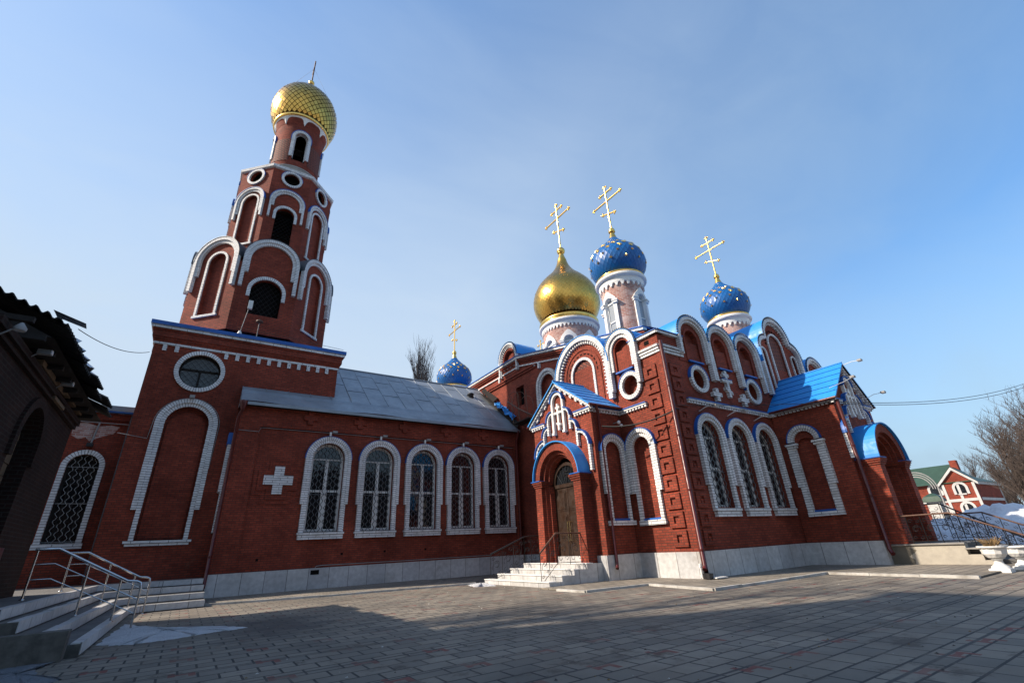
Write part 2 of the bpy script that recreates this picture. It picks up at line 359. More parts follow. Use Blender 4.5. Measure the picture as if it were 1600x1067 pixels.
def archband(mb, fr, c, zs, ri, ro, zb, d0, d1, m, n=22, zbr=None, a0=0.0, a1=180.0):
    """brick arch with jambs: jambs run down to zb (left) and zbr (right); None = no jamb"""
    I = []; O = []; S = []; rm = (ri + ro) / 2
    zbr = zb if zbr is None else zbr
    if zb is not None: I.append((c - ri, zb)); O.append((c - ro, zb)); S.append(zb)
    for k in range(n + 1):
        t = radians(a1 + (a0 - a1) * k / n); I.append((c + ri * cos(t), zs + ri * sin(t))); O.append((c + ro * cos(t), zs + ro * sin(t))); S.append(zs + rm * radians(a1 - a0) * k / n)
    if zbr is not None: I.append((c + ri, zbr)); O.append((c + ro, zbr)); S.append(S[-1] + zs - zbr)
    band(mb, fr, I, O, S, d0, d1, m)
def hood(mb, fr, c, zs, r, d0, d1, m="blue_trim", t=.03, a0=0, a1=180, n=18): archband(mb, fr, c, zs, r + .004, r + .004 + t, None, d0, d1, m, n=n, a0=a0, a1=a1)
def ring(mb, fr, c, z, ri, ro, d0, d1, m, n=40):
    I = circ(c, z, ri, n); O = circ(c, z, ro, n); S = [(ri + ro) / 2 * 2 * pi * k / n for k in range(n + 1)]
    band(mb, fr, I, O, S, d0, d1, m, closed=True)
def fbox(mb, fr, u0, u1, z0, z1, d0, d1, m): 
    p = [fr.P(u0, z0, d0), fr.P(u1, z0, d0), fr.P(u1, z0, d1), fr.P(u0, z0, d1), fr.P(u0, z1, d0), fr.P(u1, z1, d0), fr.P(u1, z1, d1), fr.P(u0, z1, d1)]
    for q in ((0, 3, 2, 1), (4, 5, 6, 7), (0, 1, 5, 4), (1, 2, 6, 5), (2, 3, 7, 6), (3, 0, 4, 7)): mb.face([p[k] for k in q], m)
def rbox(mb, fr, pts, d0, d1, m): slab(mb, fr, pts, [], d0, d1, m)
def comb(mb, fr, c, zs, r, d, m="dark_iron", a0=5, a1=175, step=.11, size=.075):
    n = int(r * radians(a1 - a0) / step)
    for k in range(n + 1):
        t = radians(a0 + (a1 - a0) * k / n); cx, cz = c + (r + size * .45) * cos(t), zs + (r + size * .45) * sin(t)
        tx, tz = -sin(t) * .026, cos(t) * .026; rx, rz = cos(t) * size * .5, sin(t) * size * .5
        slab(mb, fr, [(cx - tx - rx, cz - tz - rz), (cx + tx - rx, cz + tz - rz), (cx + tx + rx, cz + tz + rz), (cx - tx + rx, cz - tz + rz)], [], d - .05, d, m)
def radteeth(mb, fr, c, zs, r, d0, d1, m, a0=0, a1=180, step=.2, wid=.1, ln=.12):
    n = int(r * radians(a1 - a0) / step)
    for k in range(n + 1):
        t = radians(a0 + (a1 - a0) * k / n); cx, cz = c + r * cos(t), zs + r * sin(t)
        tx, tz = -sin(t) * wid / 2, cos(t) * wid / 2; rx, rz = cos(t) * ln / 2, sin(t) * ln / 2
        slab(mb, fr, [(cx - tx - rx, cz - tz - rz), (cx + tx - rx, cz + tz - rz), (cx + tx + rx, cz + tz + rz), (cx - tx + rx, cz - tz + rz)], [], d0, d1, m, back=False)
def grille(mb, fr, c, r, zb, zs, d, step=.15, wav=.05, t=.017, m="grille_iron"):
    """wavy vertical bars that meet and part, clipped to the arch"""
    n = int(2 * r / step); H = zs + r - zb
    for k in range(1, n):
        u0 = c - r + 2 * r * k / n
        top = zs + sqrt(max(0, r * r - (u0 - c) ** 2)) if True else zs
        N = max(6, int((top - zb) / .07)); pts = []
        for i in range(N + 1):
            z = zb + (top - zb) * i / N; sgn = 1 if k % 2 else -1
            pts.append((u0 + sgn * wav * cos(2 * pi * (z - zb) / .3), z))
        for a, b_ in zip(pts, pts[1:]):
            mb.face([fr.P(a[0] - t, a[1], d), fr.P(a[0] + t, a[1], d), fr.P(b_[0] + t, b_[1], d), fr.P(b_[0] - t, b_[1], d)], m)
            mb.face([fr.P(a[0] + t, a[1], d), fr.P(a[0] + t, a[1], d - .02), fr.P(b_[0] + t, b_[1], d - .02), fr.P(b_[0] + t, b_[1], d)], m)
            mb.face([fr.P(a[0] - t, a[1], d - .02), fr.P(a[0] - t, a[1], d), fr.P(b_[0] - t, b_[1], d), fr.P(b_[0] - t, b_[1], d - .02)], m)
    for z in (zb + .02, zs, zb + (zs - zb) * .5): fbox(mb, fr, c - r + .01, c + r - .01, z, z + .02, d - .022, d - .004, m)
def catmull(pts, per=6):
    out = []
    P_ = [pts[0]] + list(pts) + [pts[-1]]
    for i in range(1, len(P_) - 2):
        for k in range(per):
            t = k / per; a, b_, c, d = P_[i - 1], P_[i], P_[i + 1], P_[i + 2]
            out.append(tuple(.5 * (2 * b_[j] + (c[j] - a[j]) * t + (2 * a[j] - 5 * b_[j] + 4 * c[j] - d[j]) * t * t + (3 * b_[j] - a[j] - 3 * c[j] + d[j]) * t ** 3) for j in range(2)))
    out.append(tuple(pts[-1])); return out
def arclen(prof):
    acc = [0]
    for i in range(1, len(prof)): acc.append(acc[-1] + sqrt((prof[i][0] - prof[i - 1][0]) ** 2 + (prof[i][1] - prof[i - 1][1]) ** 2))
    return acc
def prof_at(prof, acc, s):
    s = min(max(s, 0), acc[-1])
    for i in range(1, len(acc)):
        if s <= acc[i]:
            t = (s - acc[i - 1]) / max(1e-9, acc[i] - acc[i - 1]); a, b_ = prof[i - 1], prof[i]
            return (a[0] + (b_[0] - a[0]) * t, a[1] + (b_[1] - a[1]) * t)
    return prof[-1]
def scale_dome(mb, c, prof, ncol, m, tilt=.02, shrink=.93, lift=.012, aspect=1.0, rowh=None, seam="gold_seam"):
    """onion dome clad in overlapping diamond plates over a dark shell"""
    acc = arclen(prof); mb.lathe(c, [(max(.001, r - lift), z) for r, z in prof], seam, 64)
    rm = max(r for r, z in prof); h = rowh or (2 * pi * rm / ncol / 2 * aspect)
    rows = []; s = 0
    while s < acc[-1]:
        rows.append(s); r = prof_at(prof, acc, s)[0]; s += h * max(.35, r / rm)
    rows.append(acc[-1])
    def pt(k, j2):
        r, z = prof_at(prof, acc, rows[k]); a = pi * j2 / ncol
        return Vector((c[0] + r * cos(a), c[1] + r * sin(a), z))
    for k in range(1, len(rows) - 1):
        for j in range(ncol):
            j2 = 2 * j + (k % 2)
            q = [pt(k - 1, j2), pt(k, j2 + 1), pt(k + 1, j2), pt(k, j2 - 1)]
            ce = (q[0] + q[1] + q[2] + q[3]) / 4; nrm = (q[2] - q[0]).cross(q[3] - q[1]); 
            if nrm.length < 1e-9: continue
            nrm.normalize()
            if nrm.dot(ce - Vector((c[0], c[1], ce.z))) < 0 and abs(nrm.z) < .95: nrm = -nrm
            r1, r2, r3 = (random.uniform(-tilt, tilt) for _ in range(3))
            sz = (q[1] - q[3]).length
            out = []
            for i, p in enumerate(q):
                p = ce + (p - ce) * shrink; e = (r1, r2, -r1, -r2)[i] * sz * .5 + (.02 * sz if i == 0 else -.0 * sz)
                out.append(p + nrm * (lift + e))
            mb.face(out, m)
# ------------------------------------------------------------------ setting: ground
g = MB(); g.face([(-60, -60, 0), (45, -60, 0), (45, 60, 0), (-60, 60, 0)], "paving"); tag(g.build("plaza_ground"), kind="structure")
g = MB(); g.face([(-3000, -3000, -.05), (3000, -3000, -.05), (3000, 3000, -.05), (-3000, 3000, -.05)], "earth"); tag(g.build("terrain"), kind="structure")
def prism(mb, poly, z0, z1, m, mt=None):
    n = len(poly); mb.face([(x, y, z1) for x, y in poly], mt or m)
    for i in range(n):
        a, b_ = poly[i], poly[(i + 1) % n]; mb.face([(*a, z0), (*b_, z0), (*b_, z1), (*a, z1)], m)
SW = [(.75, 20.2), (4.3, 19.1), (10.0, 18.1), (10.0, 24.0), (.75, 24.0)]
g = MB(); prism(g, SW, -.02, .045, "slab_paving"); tag(g.build("pavement"), kind="structure")
SW2 = [(9.8, 11.3), (12.2, 11.1), (11.75, 8.45), (17.5, 8.3), (16.9, 4.4), (22, 4.4), (22, 16), (11.9, 16), (11.9, 13.45), (9.8, 13.45)]
g = MB(); prism(g, SW2, -.02, .045, "slab_paving"); tag(g.build("pavement"), kind="structure")
def kerb(pts):
    k = MB()
    for a, b_ in zip(pts, pts[1:]):
        a, b_ = Vector((*a, 0)), Vector((*b_, 0)); d = (b_ - a).normalized(); nn = Vector((-d.y, d.x, 0)) * .045
        L = (b_ - a).length; n = max(1, int(L / 1.0)); 
        for i in range(n):
            p, q = a + d * (L * i / n + .006), a + d * (L * (i + 1) / n - .006); jz = random.uniform(-.008, .008)
            prism(k, [(p - nn)[:2], (q - nn)[:2], (q + nn)[:2], (p + nn)[:2]], -.02, .066 + jz, "worn_kerb")
    tag(k.build("kerb"), kind="structure")
kerb([(.75, 20.15), (4.3, 19.05), (10.0, 18.05)]); kerb([(9.75, 12.5), (9.8, 11.25), (12.25, 11.05)]); kerb([(12.2, 11.0), (11.7, 8.4), (17.5, 8.25), (16.85, 4.35)])
# ------------------------------------------------------------------ shared building parts
def downpipe(parent, pts, r=.065, name="downpipe", hopper=True):
    p = MB(); p.tube(pts, r, "maroon_paint", 10)
    for a, b_ in zip(pts, pts[1:]):
        a, b_ = Vector(a), Vector(b_); L = (b_ - a).length
        if L > 2:
            for k in range(1, int(L / 1.9) + 1):
                q = a + (b_ - a) * (k * 1.9 / L)
                if (k * 1.9) < L: p.tube([q + (a - q).normalized() * .03, q - (a - q).normalized() * .03], r + .012, "maroon_paint", 10)
    return p.build(name, parent)
def arched_window(parent, fr, c, zs, zb, ri, ro, dd, shoulder, sill, rlow=None, glass="glass", hoodm="blue_trim", pale=True, depth=.26, hood_a=(0, 180), sill_half=None):
    """white brick surround with stepped shoulders, frame, pane and wrought grille; returns the window part"""
    s = MB(); rm = (ri + ro) / 2; rlow = rlow or rm + .04
    archband(s, fr, c, zs, ri, rm, sill + .2, 0, dd, "white_brick"); archband(s, fr, c, zs, rm, ro, shoulder, 0, dd + .035, "white_brick")
    for sg in (-1, 1):
        u0, u1 = sorted((c + sg * rm, c + sg * rlow)); fbox(s, fr, u0, u1, sill + .2, shoulder, 0, dd + .004, "white_brick")
    sh = sill_half or rlow + .05
    fbox(s, fr, c - sh + .04, c + sh - .04, sill, sill + .2, 0, dd + .03, "white_brick"); fbox(s, fr, c - sh, c + sh, sill + .2, sill + .29, 0, dd + .06, "white_brick")
    wnd = s.build("window", parent)
    h = MB(); hood(h, fr, c, zs, ro, 0, dd + .02, hoodm, a0=hood_a[0], a1=hood_a[1]); h.build("hood", wnd)
    f = MB(); d = -depth; z0 = sill + .29
    archband(f, fr, c, zs, ri - .12, ri + .02, z0, d, d + .06, "white_paint"); fbox(f, fr, c - ri, c + ri, z0 - .01, z0 + .14, d, d + .063, "white_paint")
    fbox(f, fr, c - ri + .05, c + ri - .05, zs - .03, zs + .05, d, d + .058, "white_paint")
    zm = z0 + (zs - z0) * .55
    fbox(f, fr, c - ri + .05, c + ri - .05, zm - .04, zm + .06, d, d + .066, "white_paint")
    fbox(f, fr, c - .125, c + .125, z0 + .05, zm, d, d + .06, "white_paint"); fbox(f, fr, c - .075, c + .075, zm, zs, d, d + .056, "white_paint")
    f.build("frame", wnd)
    p = MB(); slab(p, fr, arch(c, ri + .03, z0 - .02, zs), [], d - .05, d + .015, glass); p.build("pane", wnd)
    gl = MB(); grille(gl, fr, c, ri - .015, z0, zs, -.05); gl.build("grille", wnd)
    return wnd
def dentils(mb, fr, us, z0, z1, d0, d1, m="white_brick", wd=.16):
    for u in us: fbox(mb, fr, u - wd / 2, u + wd / 2, z0, z1, d0, d1, m)
def frange(a, b, s):
    n = max(1, int(round((b - a) / s))); return [a + (b - a) * i / n for i in range(n + 1)]
def bar_cross(mb, fr, c, z0, z1, arms, wd, d0, d1, m):
    fbox(mb, fr, c - wd / 2, c + wd / 2, z0, z1, d0, d1, m)
    for z, h, sl in arms:
        for sg in (-1, 1):
            a = (c + sg * wd / 2, z); b_ = (c + sg * h, z + sg * sl)
            pts = [(a[0], a[1] - wd * .45), (b_[0], b_[1] - wd * .45), (b_[0], b_[1] + wd * .45), (a[0], a[1] + wd * .45)]
            slab(mb, fr, pts if sg > 0 else pts[::-1], [], d0, d1 - .004, m)
# ================================================================== BELL TOWER
TX, TY = 1.1, 28.18
tower = thing("bell_tower", "tall brick bell tower with stepped octagonal tiers and a diamond-tiled gold onion dome", "bell tower", (TX, TY, 0))
f = front(24.2); x0, x1 = -2.88, 5.08
b = MB()
slab(b, f, rect(x0, x1, 0, 11.0), [arch(-.95, .80, 2.2, 6.85), circ(-.95, 9.33, .84)], -.3, 0, "red_brick")
slab(b, f, arch(-.95, .9, 2.1, 6.85), [], -.29, -.27, "red_brick", sides=False)
slab(b, f, arch(-.95, .72, 2.25, 6.7), [], -.268, -.2, "red_brick")
for fr, a0, a1 in ((left(x0), -32.2, -24.5), (right(x1), 24.5, 32.2)): slab(b, fr, rect(a0, a1, 0, 11.0), [], -.3, 0, "red_brick")
slab(b, front(32.2), rect(x0 + .3, x1 - .3, 0, 11.0), [], -.3, 0, "red_brick")
def sq_ring(mb, z0, z1, e, m):   # square course standing e proud of the tower walls
    mb.box(x0 - e, x1 + e, 24.2 - e, 24.2, z0, z1, m); mb.box(x0 - e, x1 + e, 32.2, 32.2 + e, z0, z1, m)
    mb.box(x0 - e, x0, 24.2, 32.2, z0, z1, m); mb.box(x1, x1 + e, 24.2, 32.2, z0, z1, m)
b.build("wall", tower)
b = MB()
for z0, z1, e, m in ((10.5, 10.62, .05, "red_brick"), (10.62, 10.72, .1, "red_brick"), (10.72, 11.02, .15, "red_brick"), (11.02, 11.1, .2, "red_brick"), (11.1, 11.24, .25, "white_brick")): sq_ring(b, z0, z1, e, m)
fbox(b, f, x0 - .04, x1 + .04, 10.38, 10.48, 0, .06, "white_brick"); fbox(b, left(x0), -32.2, -24.2, 10.38, 10.48, 0, .06, "white_brick")
dentils(b, f, [-2.47, -2.02] + [-.07 + .46 * k for k in range(11)], 10.1, 10.38, 0, .055); dentils(b, left(x0), [-24.6 - .46 * k for k in range(16)], 10.1, 10.38, 0, .055)
b.build("cornice", tower)
b = MB(); e = .3
b.box(x0 - e, x1 + e, 24.2 - e, 32.2 + e, 11.243, 11.42, "blue_trim")
cz = [(x0 - e + .02, 24.2 - e + .02), (x1 + e - .02, 24.2 - e + .02), (x1 + e - .02, 32.2 + e - .02), (x0 - e + .02, 32.2 + e - .02)]
for i in range(4):
    p, q = cz[i], cz[(i + 1) % 4]; b.face([(*p, 11.425), (*q, 11.425), (TX + (q[0] - TX) * .5, TY + (q[1] - TY) * .5, 12.1), (TX + (p[0] - TX) * .5, TY + (p[1] - TY) * .5, 12.1)], "blue_trim")
b.build("roof", tower)
# blind niche surround
b = MB(); archband(b, f, -.95, 6.85, .80, .96, 2.2, 0, .07, "white_brick"); archband(b, f, -.95, 6.85, .96, 1.14, 3.34, 0, .13, "white_brick")
fbox(b, f, -2.05, .15, 2.1, 2.2, 0, .11, "white_brick"); fbox(b, f, -1.98, .08, 2.0, 2.1, 0, .07, "white_brick"); b.build("niche_surround", tower)
wn_ = MB(); ring(wn_, f, -.95, 9.33, .80, .98, -.02, .09, "white_brick"); wn_ = wn_.build("round_window", tower)
p = MB(); slab(p, f, circ(-.95, 9.33, .83), [], -.29, -.24, "curtain_glass"); p.build("pane", wn_)
p = MB(); ring(p, f, -.95, 9.33, .74, .82, -.24, -.16, "dark_wood"); fbox(p, f, -1.76, -.14, 9.38, 9.46, -.24, -.17, "dark_wood"); fbox(p, f, -.99, -.91, 8.55, 9.38, -.24, -.172, "dark_wood"); p.build("frame", wn_)
p = MB()
for k in range(-5, 6):
    for sg in (-1, 1):
        o_ = k * .26; L = sqrt(max(0, .78 ** 2 - (o_ * .707) ** 2))
        a = Vector((-.95 + o_ * .5, 9.33 - sg * o_ * .5)); dvec = Vector((.707, sg * .707))
        p.tube([f.P(*(a - dvec * L), -.1), f.P(*(a + dvec * L), -.1)], .01, "dark_iron", 4)
p.build("grille", wn_)
# right face niche of the front wall is hidden by the hall. lower octagon
C1 = (1.08, 28.18); ap1 = 3.515; hw = ap1 * math.tan(pi / 8)
tier = MB()
for k in range(8):
    fr = octf(C1, ap1, 45 * k)
    hole = arch(0, .75, 12.95, 14.33) if k % 2 == 0 else arch(0, .52, 12.85, 16.1)
    slab(tier, fr, [(-hw, 11.9), (hw, 11.9), (hw, 15.9), (1.3, 15.9)] + [(1.3 * cos(pi * i / 20), 16.23 + 1.3 * sin(pi * i / 20)) for i in range(21)] + [(-1.3, 15.9), (-hw, 15.9)], [hole], -.25, 0, "red_brick")
    if k % 2: slab(tier, fr, arch(0, .6, 12.8, 16.1), [], -.26, -.2, "red_brick", sides=False)
tier.build("lower_octagon", tower)
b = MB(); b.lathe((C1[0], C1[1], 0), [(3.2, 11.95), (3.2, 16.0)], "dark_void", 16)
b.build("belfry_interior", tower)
for k in range(8):
    fr = octf(C1, ap1, 45 * k); b = MB()
    archband(b, fr, 0, 16.23, 1.2, 1.38, 14.4, 0, .2, "white_brick"); archband(b, fr, 0, 16.23, 1.03, 1.2, 15.3, 0, .13, "white_brick")
    if k % 2 == 0: archband(b, fr, 0, 14.33, .75, .93, 13.92, 0, .1, "white_brick")
    else:
        archband(b, fr, 0, 16.1, .52, .65, 12.85, -.02, .07, "white_brick"); fbox(b, fr, -.72, .72, 12.74, 12.85, 0, .09, "white_brick")
    ko = b.build("kokoshnik", tower)
    b = MB(); archband(b, fr, 0, 16.23, 1.384, 1.41, None, -1.3, .22, "dark_zinc"); b.build("hood", ko)
    if k % 2 == 0:
        b = MB(); rng = [-.7 + .2 * i for i in range(8)]
        for o_ in [-1.8 + .25 * i for i in range(15)]:
            for sg in (-1, 1):
                pts = []
                for t in range(21):
                    z = 12.97 + 2.1 * t / 20; u = o_ + sg * (z - 14) * .8
                    if abs(u) < .74 and (z < 14.33 or u * u + (z - 14.33) ** 2 < .74 ** 2): pts.append(fr.P(u, z, -.12))
                if len(pts) > 1: b.tube([pts[0], pts[-1]], .008, "dark_iron", 4)
        b.build("mesh_screen", tower)
# roof between tiers
b = MB(); b.lathe((C1[0], C1[1], 0), [(3.4, 15.95), (3.0, 16.7), (2.5, 17.5), (2.3, 17.8)], "dark_zinc", 8, smooth=False, a0=pi / 8); b.build("roof", tower)
# upper octagon
C2 = (1.29, 28.18); ap2 = 2.68; hw2 = ap2 * math.tan(pi / 8); tier = MB()
for k in range(8):
    fr = octf(C2, ap2, 45 * k)
    hole = arch(0, .5, 17.9, 20.2) if k % 2 == 0 else arch(0, .5, 17.95, 21.0)
    slab(tier, fr, rect(-hw2, hw2, 16.6, 23.55), [hole, circ(0, 23.0, .46, 28, .5)], -.22, 0, "red_brick")
    if k % 2: slab(tier, fr, arch(0, .58, 17.9, 21.0), [], -.24, -.18, "red_brick", sides=False)
tier.build("upper_octagon", tower)
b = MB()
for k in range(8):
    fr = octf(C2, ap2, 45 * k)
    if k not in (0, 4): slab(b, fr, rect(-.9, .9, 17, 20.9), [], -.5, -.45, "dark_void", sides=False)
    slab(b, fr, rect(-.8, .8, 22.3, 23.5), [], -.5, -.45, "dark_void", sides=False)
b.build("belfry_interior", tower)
for k in range(8):
    fr = octf(C2, ap2, 45 * k); b = MB(); r0 = .97 if k % 2 == 0 else .97
    archband(b, fr, 0, 21.08, .84, .97, 19.8, 0, .15, "white_brick"); archband(b, fr, 0, 21.08, .7, .84, 20.7 if k % 2 == 0 else 20.2, 0, .09, "white_brick")
    if k % 2 == 0: archband(b, fr, 0, 20.2, .5, .66, 19.75, 0, .09, "white_brick")
    else: archband(b, fr, 0, 21.0, .5, .62, 17.95, -.02, .07, "white_brick"); fbox(b, fr, -.68, .68, 17.84, 17.95, 0, .08, "white_brick")
    ko = b.build("kokoshnik", tower); b = MB(); hood(b, fr, 0, 21.08, .97, 0, .17); b.build("hood", ko)
    b = MB(); ring(b, fr, 0, 23.0, .45, .6, -.02, .09, "white_brick"); o_ = b.build("round_opening", tower)
    b = MB(); archband(b, fr, 0, 23.0, .604, .63, None, 0, .1, "blue_trim"); b.build("hood", o_)
    if k % 2 == 0:
        b = MB()
        for q in [-1.5 + .22 * i for i in range(14)]:
            for sg in (-1, 1):
                pts = [fr.P(q + sg * (z - 19) * .8, z, -.12) for z in [17.92 + .05 * t for t in range(52)] if abs(q + sg * (z - 19) * .8) < .49 and z < 20.3]
                if len(pts) > 1: b.tube([pts[0], pts[-1]], .008, "dark_iron", 4)
        b.build("mesh_screen", tower)
R8 = 1 / cos(pi / 8)
b = MB(); b.lathe((C2[0], C2[1], 0), [(ap2 * R8, 23.55), (ap2 * R8 + .12, 23.6), (ap2 * R8 + .14, 23.78), (ap2 * R8 + .05, 23.8)], "white_brick", 8, smooth=False, a0=pi / 8); b.lathe((C2[0], C2[1], 0), [(ap2 * R8 + .06, 23.795), (1.9, 24.3), (1.5, 24.4)], "dark_zinc", 8, smooth=False, a0=pi / 8); b.build("cornice", tower)
# drum
C3 = (1.45, 28.18); dr = MB(); nn = 64; rr = 1.56
wins = [0, 45, 90, 135, 180, 225, 270, 315]
def drum_wall(mb, c, r, z0, z1, m, wina, half, zb, zs, n=96):
    """round wall with arched openings cut by leaving out small facets"""
    zs_ = [z0 + (z1 - z0) * i / 40 for i in range(41)]
    for k in range(n):
        a0, a1 = 2 * pi * k / n, 2 * pi * (k + 1) / n; am = (a0 + a1) / 2
        for i in range(40):
            zm = (zs_[i] + zs_[i + 1]) / 2; skip = False
            for wa in wina:
                aa = radians(wa - 90); dl = (am - aa + pi) % (2 * pi) - pi; u = r * dl
                if abs(u) < half and zm > zb and (zm < zs or u * u + (zm - zs) ** 2 < half * half): skip = True
            if skip: continue
            P = lambda a, z: (c[0] + r * cos(a), c[1] + r * sin(a), z)
            mb.face([P(a0, zs_[i]), P(a1, zs_[i]), P(a1, zs_[i + 1]), P(a0, zs_[i + 1])], m, [(r * a0, zs_[i]), (r * a1, zs_[i]), (r * a1, zs_[i + 1]), (r * a0, zs_[i + 1])])
drum_wall(dr, C3, rr, 24.2, 29.3, "red_brick", wins[::2], .38, 25.7, 27.8)
dr = dr.build("drum", tower)
b = MB(); drum_wall(b, C3, rr + .02, 25.6, 27.55, "lattice_brick", wins[::2], .66, 25.0, 29, n=96); b.build("lattice_panel", dr)
def cyl_arch(mb, c, r, deg, zs, ri, ro, zb, t, m, n=18, keel=0.0):
    aa = radians(deg - 90)
    def P(u, z, d): a = aa + u / r; return (c[0] + (r + d) * cos(a), c[1] + (r + d) * sin(a), z)
    I = [(-ri, zb)]; O = [(-ro, zb)]
    for k in range(n + 1):
        q = pi - pi * k / n; kk = keel * max(0, sin(q)) ** 12
        I.append((ri * cos(q), zs + ri * sin(q))); O.append((ro * cos(q), zs + ro * sin(q) + kk))
    I.append((ri, zb)); O.append((ro, zb)); s = 0
    for i in range(len(I) - 1):
        L = sqrt((O[i + 1][0] - O[i][0]) ** 2 + (O[i + 1][1] - O[i][1]) ** 2); uv = [(0, s), (ro - ri, s), (ro - ri, s + L), (0, s + L)]; s += L
        mb.face([P(*I[i], t), P(*O[i], t), P(*O[i + 1], t), P(*I[i + 1], t)], m, uv)
        mb.face([P(*O[i], t), P(*O[i], -.1), P(*O[i + 1], -.1), P(*O[i + 1], t)], m, uv); mb.face([P(*I[i], -.25), P(*I[i], t), P(*I[i + 1], t), P(*I[i + 1], -.25)], m, uv)
    for k in (0, -1): mb.face([P(*I[k], -.1), P(*O[k], -.1), P(*O[k], t), P(*I[k], t)], m)
for wa in wins[::2]:
    b = MB(); cyl_arch(b, C3, rr, wa, 27.8, .4, .6, 26.0, .1, "white_brick"); ar = b.build("bell_arch", tower); b = MB(); cyl_arch(b, C3, rr, wa, 27.8, .604, .64, 27.5, .12, "blue_trim"); b.build("hood", ar)
b = MB(); b.lathe((C3[0], C3[1], 0), [(1.5, 24.6), (1.62, 24.65), (1.66, 25.0), (1.7, 25.05), (1.7, 25.12), (1.56, 25.16)], "concrete", 40, smooth=False); b.build("base_moulding", tower)
# scalloped white collar under the dome
b = MB(); nsc = 8
rows = []
for z in range(2):
    rows.append([])
N = 128
top = [(1.8, 29.55)] * N
P = lambda r, a, z: (C3[0] + r * cos(a), C3[1] + r * sin(a), z)
for k in range(N):
    a0, a1 = 2 * pi * k / N, 2 * pi * (k + 1) / N
    def lowz(a): t = (a * nsc / (2 * pi) + .5) % 1.0; return 29.42 - .45 * (1 - sqrt(max(0, 1 - (2 * abs(t - .5) - 1) ** 2)))  # points hang between scallops
    z0, z1 = lowz(a0), lowz(a1)
    b.face([P(1.62, a0, z0), P(1.62, a1, z1), P(1.8, a1, 29.6), P(1.8, a0, 29.6)], "white_paint"); b.face([P(1.55, a0, z0), P(1.55, a1, z1), P(1.62, a1, z1), P(1.62, a0, z0)], "white_paint")
b.lathe((C3[0], C3[1], 0), [(1.57, 29.0), (1.72, 29.5)], "red_brick", 48)
b.build("scalloped_collar", tower)
b = MB(); b.lathe((C3[0], C3[1], 0), [(1.8, 29.58), (1.86, 29.6), (1.9, 29.72), (1.86, 29.84), (1.8, 29.86)], "gold", 48)
prof = catmull([(1.82, 29.84), (2.08, 30.4), (2.22, 31.1), (2.2, 31.8), (1.98, 32.6), (1.5, 33.35), (.95, 33.9), (.5, 34.4), (.25, 34.9), (.17, 35.1)])
scale_dome(b, (C3[0], C3[1]), prof, 36, "gold_tile", tilt=.06, shrink=.87, lift=.03, aspect=1.15)
do = b.build("onion_dome", tower)
b = MB(); b.sphere((C3[0], C3[1], 35.3), .22, "gold", 16); b.tube([(C3[0], C3[1], 35.4), (C3[0] + .0, C3[1], 37.9)], .05, "rusty_iron", 8); b.tube([(C3[0] - .03, C3[1] + .35, 36.7), (C3[0] - .03, C3[1] - .35, 36.7)], .035, "rusty_iron", 6)
b.build("rooftop_mast", tower)
b = MB()
for dx, dy in ((-1.6, -.4), (1.5, -.9), (.2, 1.5)): b.tube([(C3[0], C3[1], 37.0), (C3[0] + dx, C3[1] + dy, 33.0)], .008, "cable_grey", 4)
b.build("guy_wire", tower)
for c, z, r in ((C3, 27.2, .42), (C2, 19.6, .5), (C1, 14.3, .75)):
    b = MB(); b.lathe((c[0], c[1] - (.3 if c is C3 else 0), 0), [(.02, z + r * 1.2), (r * .3, z + r * 1.1), (r * .5, z + r * .8), (r * .6, z), (r * .8, z - r * .4), (r, z - r * .6), (r * .92, z - r * .6), (r * .5, z + r * .5)], "bronze", 24); bl = b.build("bell", tower)
    b = MB(); b.box(c[0] - 1.2, c[0] + 1.2, c[1] - .38, c[1] - .22, z + r * 1.2, z + r * 1.2 + .16, "dark_wood"); b.build("yoke", bl)
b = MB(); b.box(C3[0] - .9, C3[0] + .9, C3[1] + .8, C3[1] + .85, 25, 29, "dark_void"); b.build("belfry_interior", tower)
b = MB(); fr = front(24.0); b.tube([(-1.0, 24.1, 8.02), (-1.0, 23.95, 8.06)], .02, "dark_iron", 6); b.box(-1.09, -.9, 23.86, 24.0, 8.0, 8.12, "cable_grey"); tag(b.build("security_camera"), "small grey security camera above the tall blind arch of the bell tower", "camera")
b = MB()
arcp = [(-.95 + 1.2 * cos(pi - pi * k / 16), 24.17, 6.85 + 1.18 * sin(pi - pi * k / 16)) for k in range(17)]
b.tube([(-3.2, 24.17, 6.3), (-2.2, 24.17, 6.15)] + [arcp[k] for k in range(17)] + [(.2, 24.17, 5.0)], .014, "cable_grey", 5); b.build("conduit", tower)
# lamps on the tower ledge
t = thing("floodlight", "white floodlight on a tall thin pole on the bell tower ledge", "floodlight", (.25, 24.0, 11.42))
b = MB(); b.tube([(.25, 24.0, 11.42), (.42, 23.96, 12.9)], .02, "cable_grey", 6); b.lathe((.25, 24.0), [(.12, 11.42), (.05, 11.6)], "white_paint", 10); b.build("pole", t)
b = MB(); b.box(.36, .56, 23.85, 24.02, 12.85, 13.3, "white_paint"); b.build("lamp_head", t)
t = thing("floodlight", "short floodlight post with a round head on the bell tower ledge", "floodlight", (1.0, 24.0, 11.42))
b = MB(); b.tube([(1.0, 24.0, 11.42), (1.0, 24.0, 12.25)], .02, "cable_grey", 6); b.build("pole", t)
b = MB(); b.lathe((1.0, 24.0), [(.02, 12.2), (.16, 12.24), (.16, 12.32), (.04, 12.4)], "rusty_iron", 12); b.build("lamp_head", t)
b = MB(); b.tube([(.1, 23.95, 11.75), (1.5, 23.93, 11.72), (5.2, 23.9, 11.5)], .01, "rusty_iron", 4); tag(b.build("cable"), "thin rusty cable along the blue ledge of the bell tower", "cable")

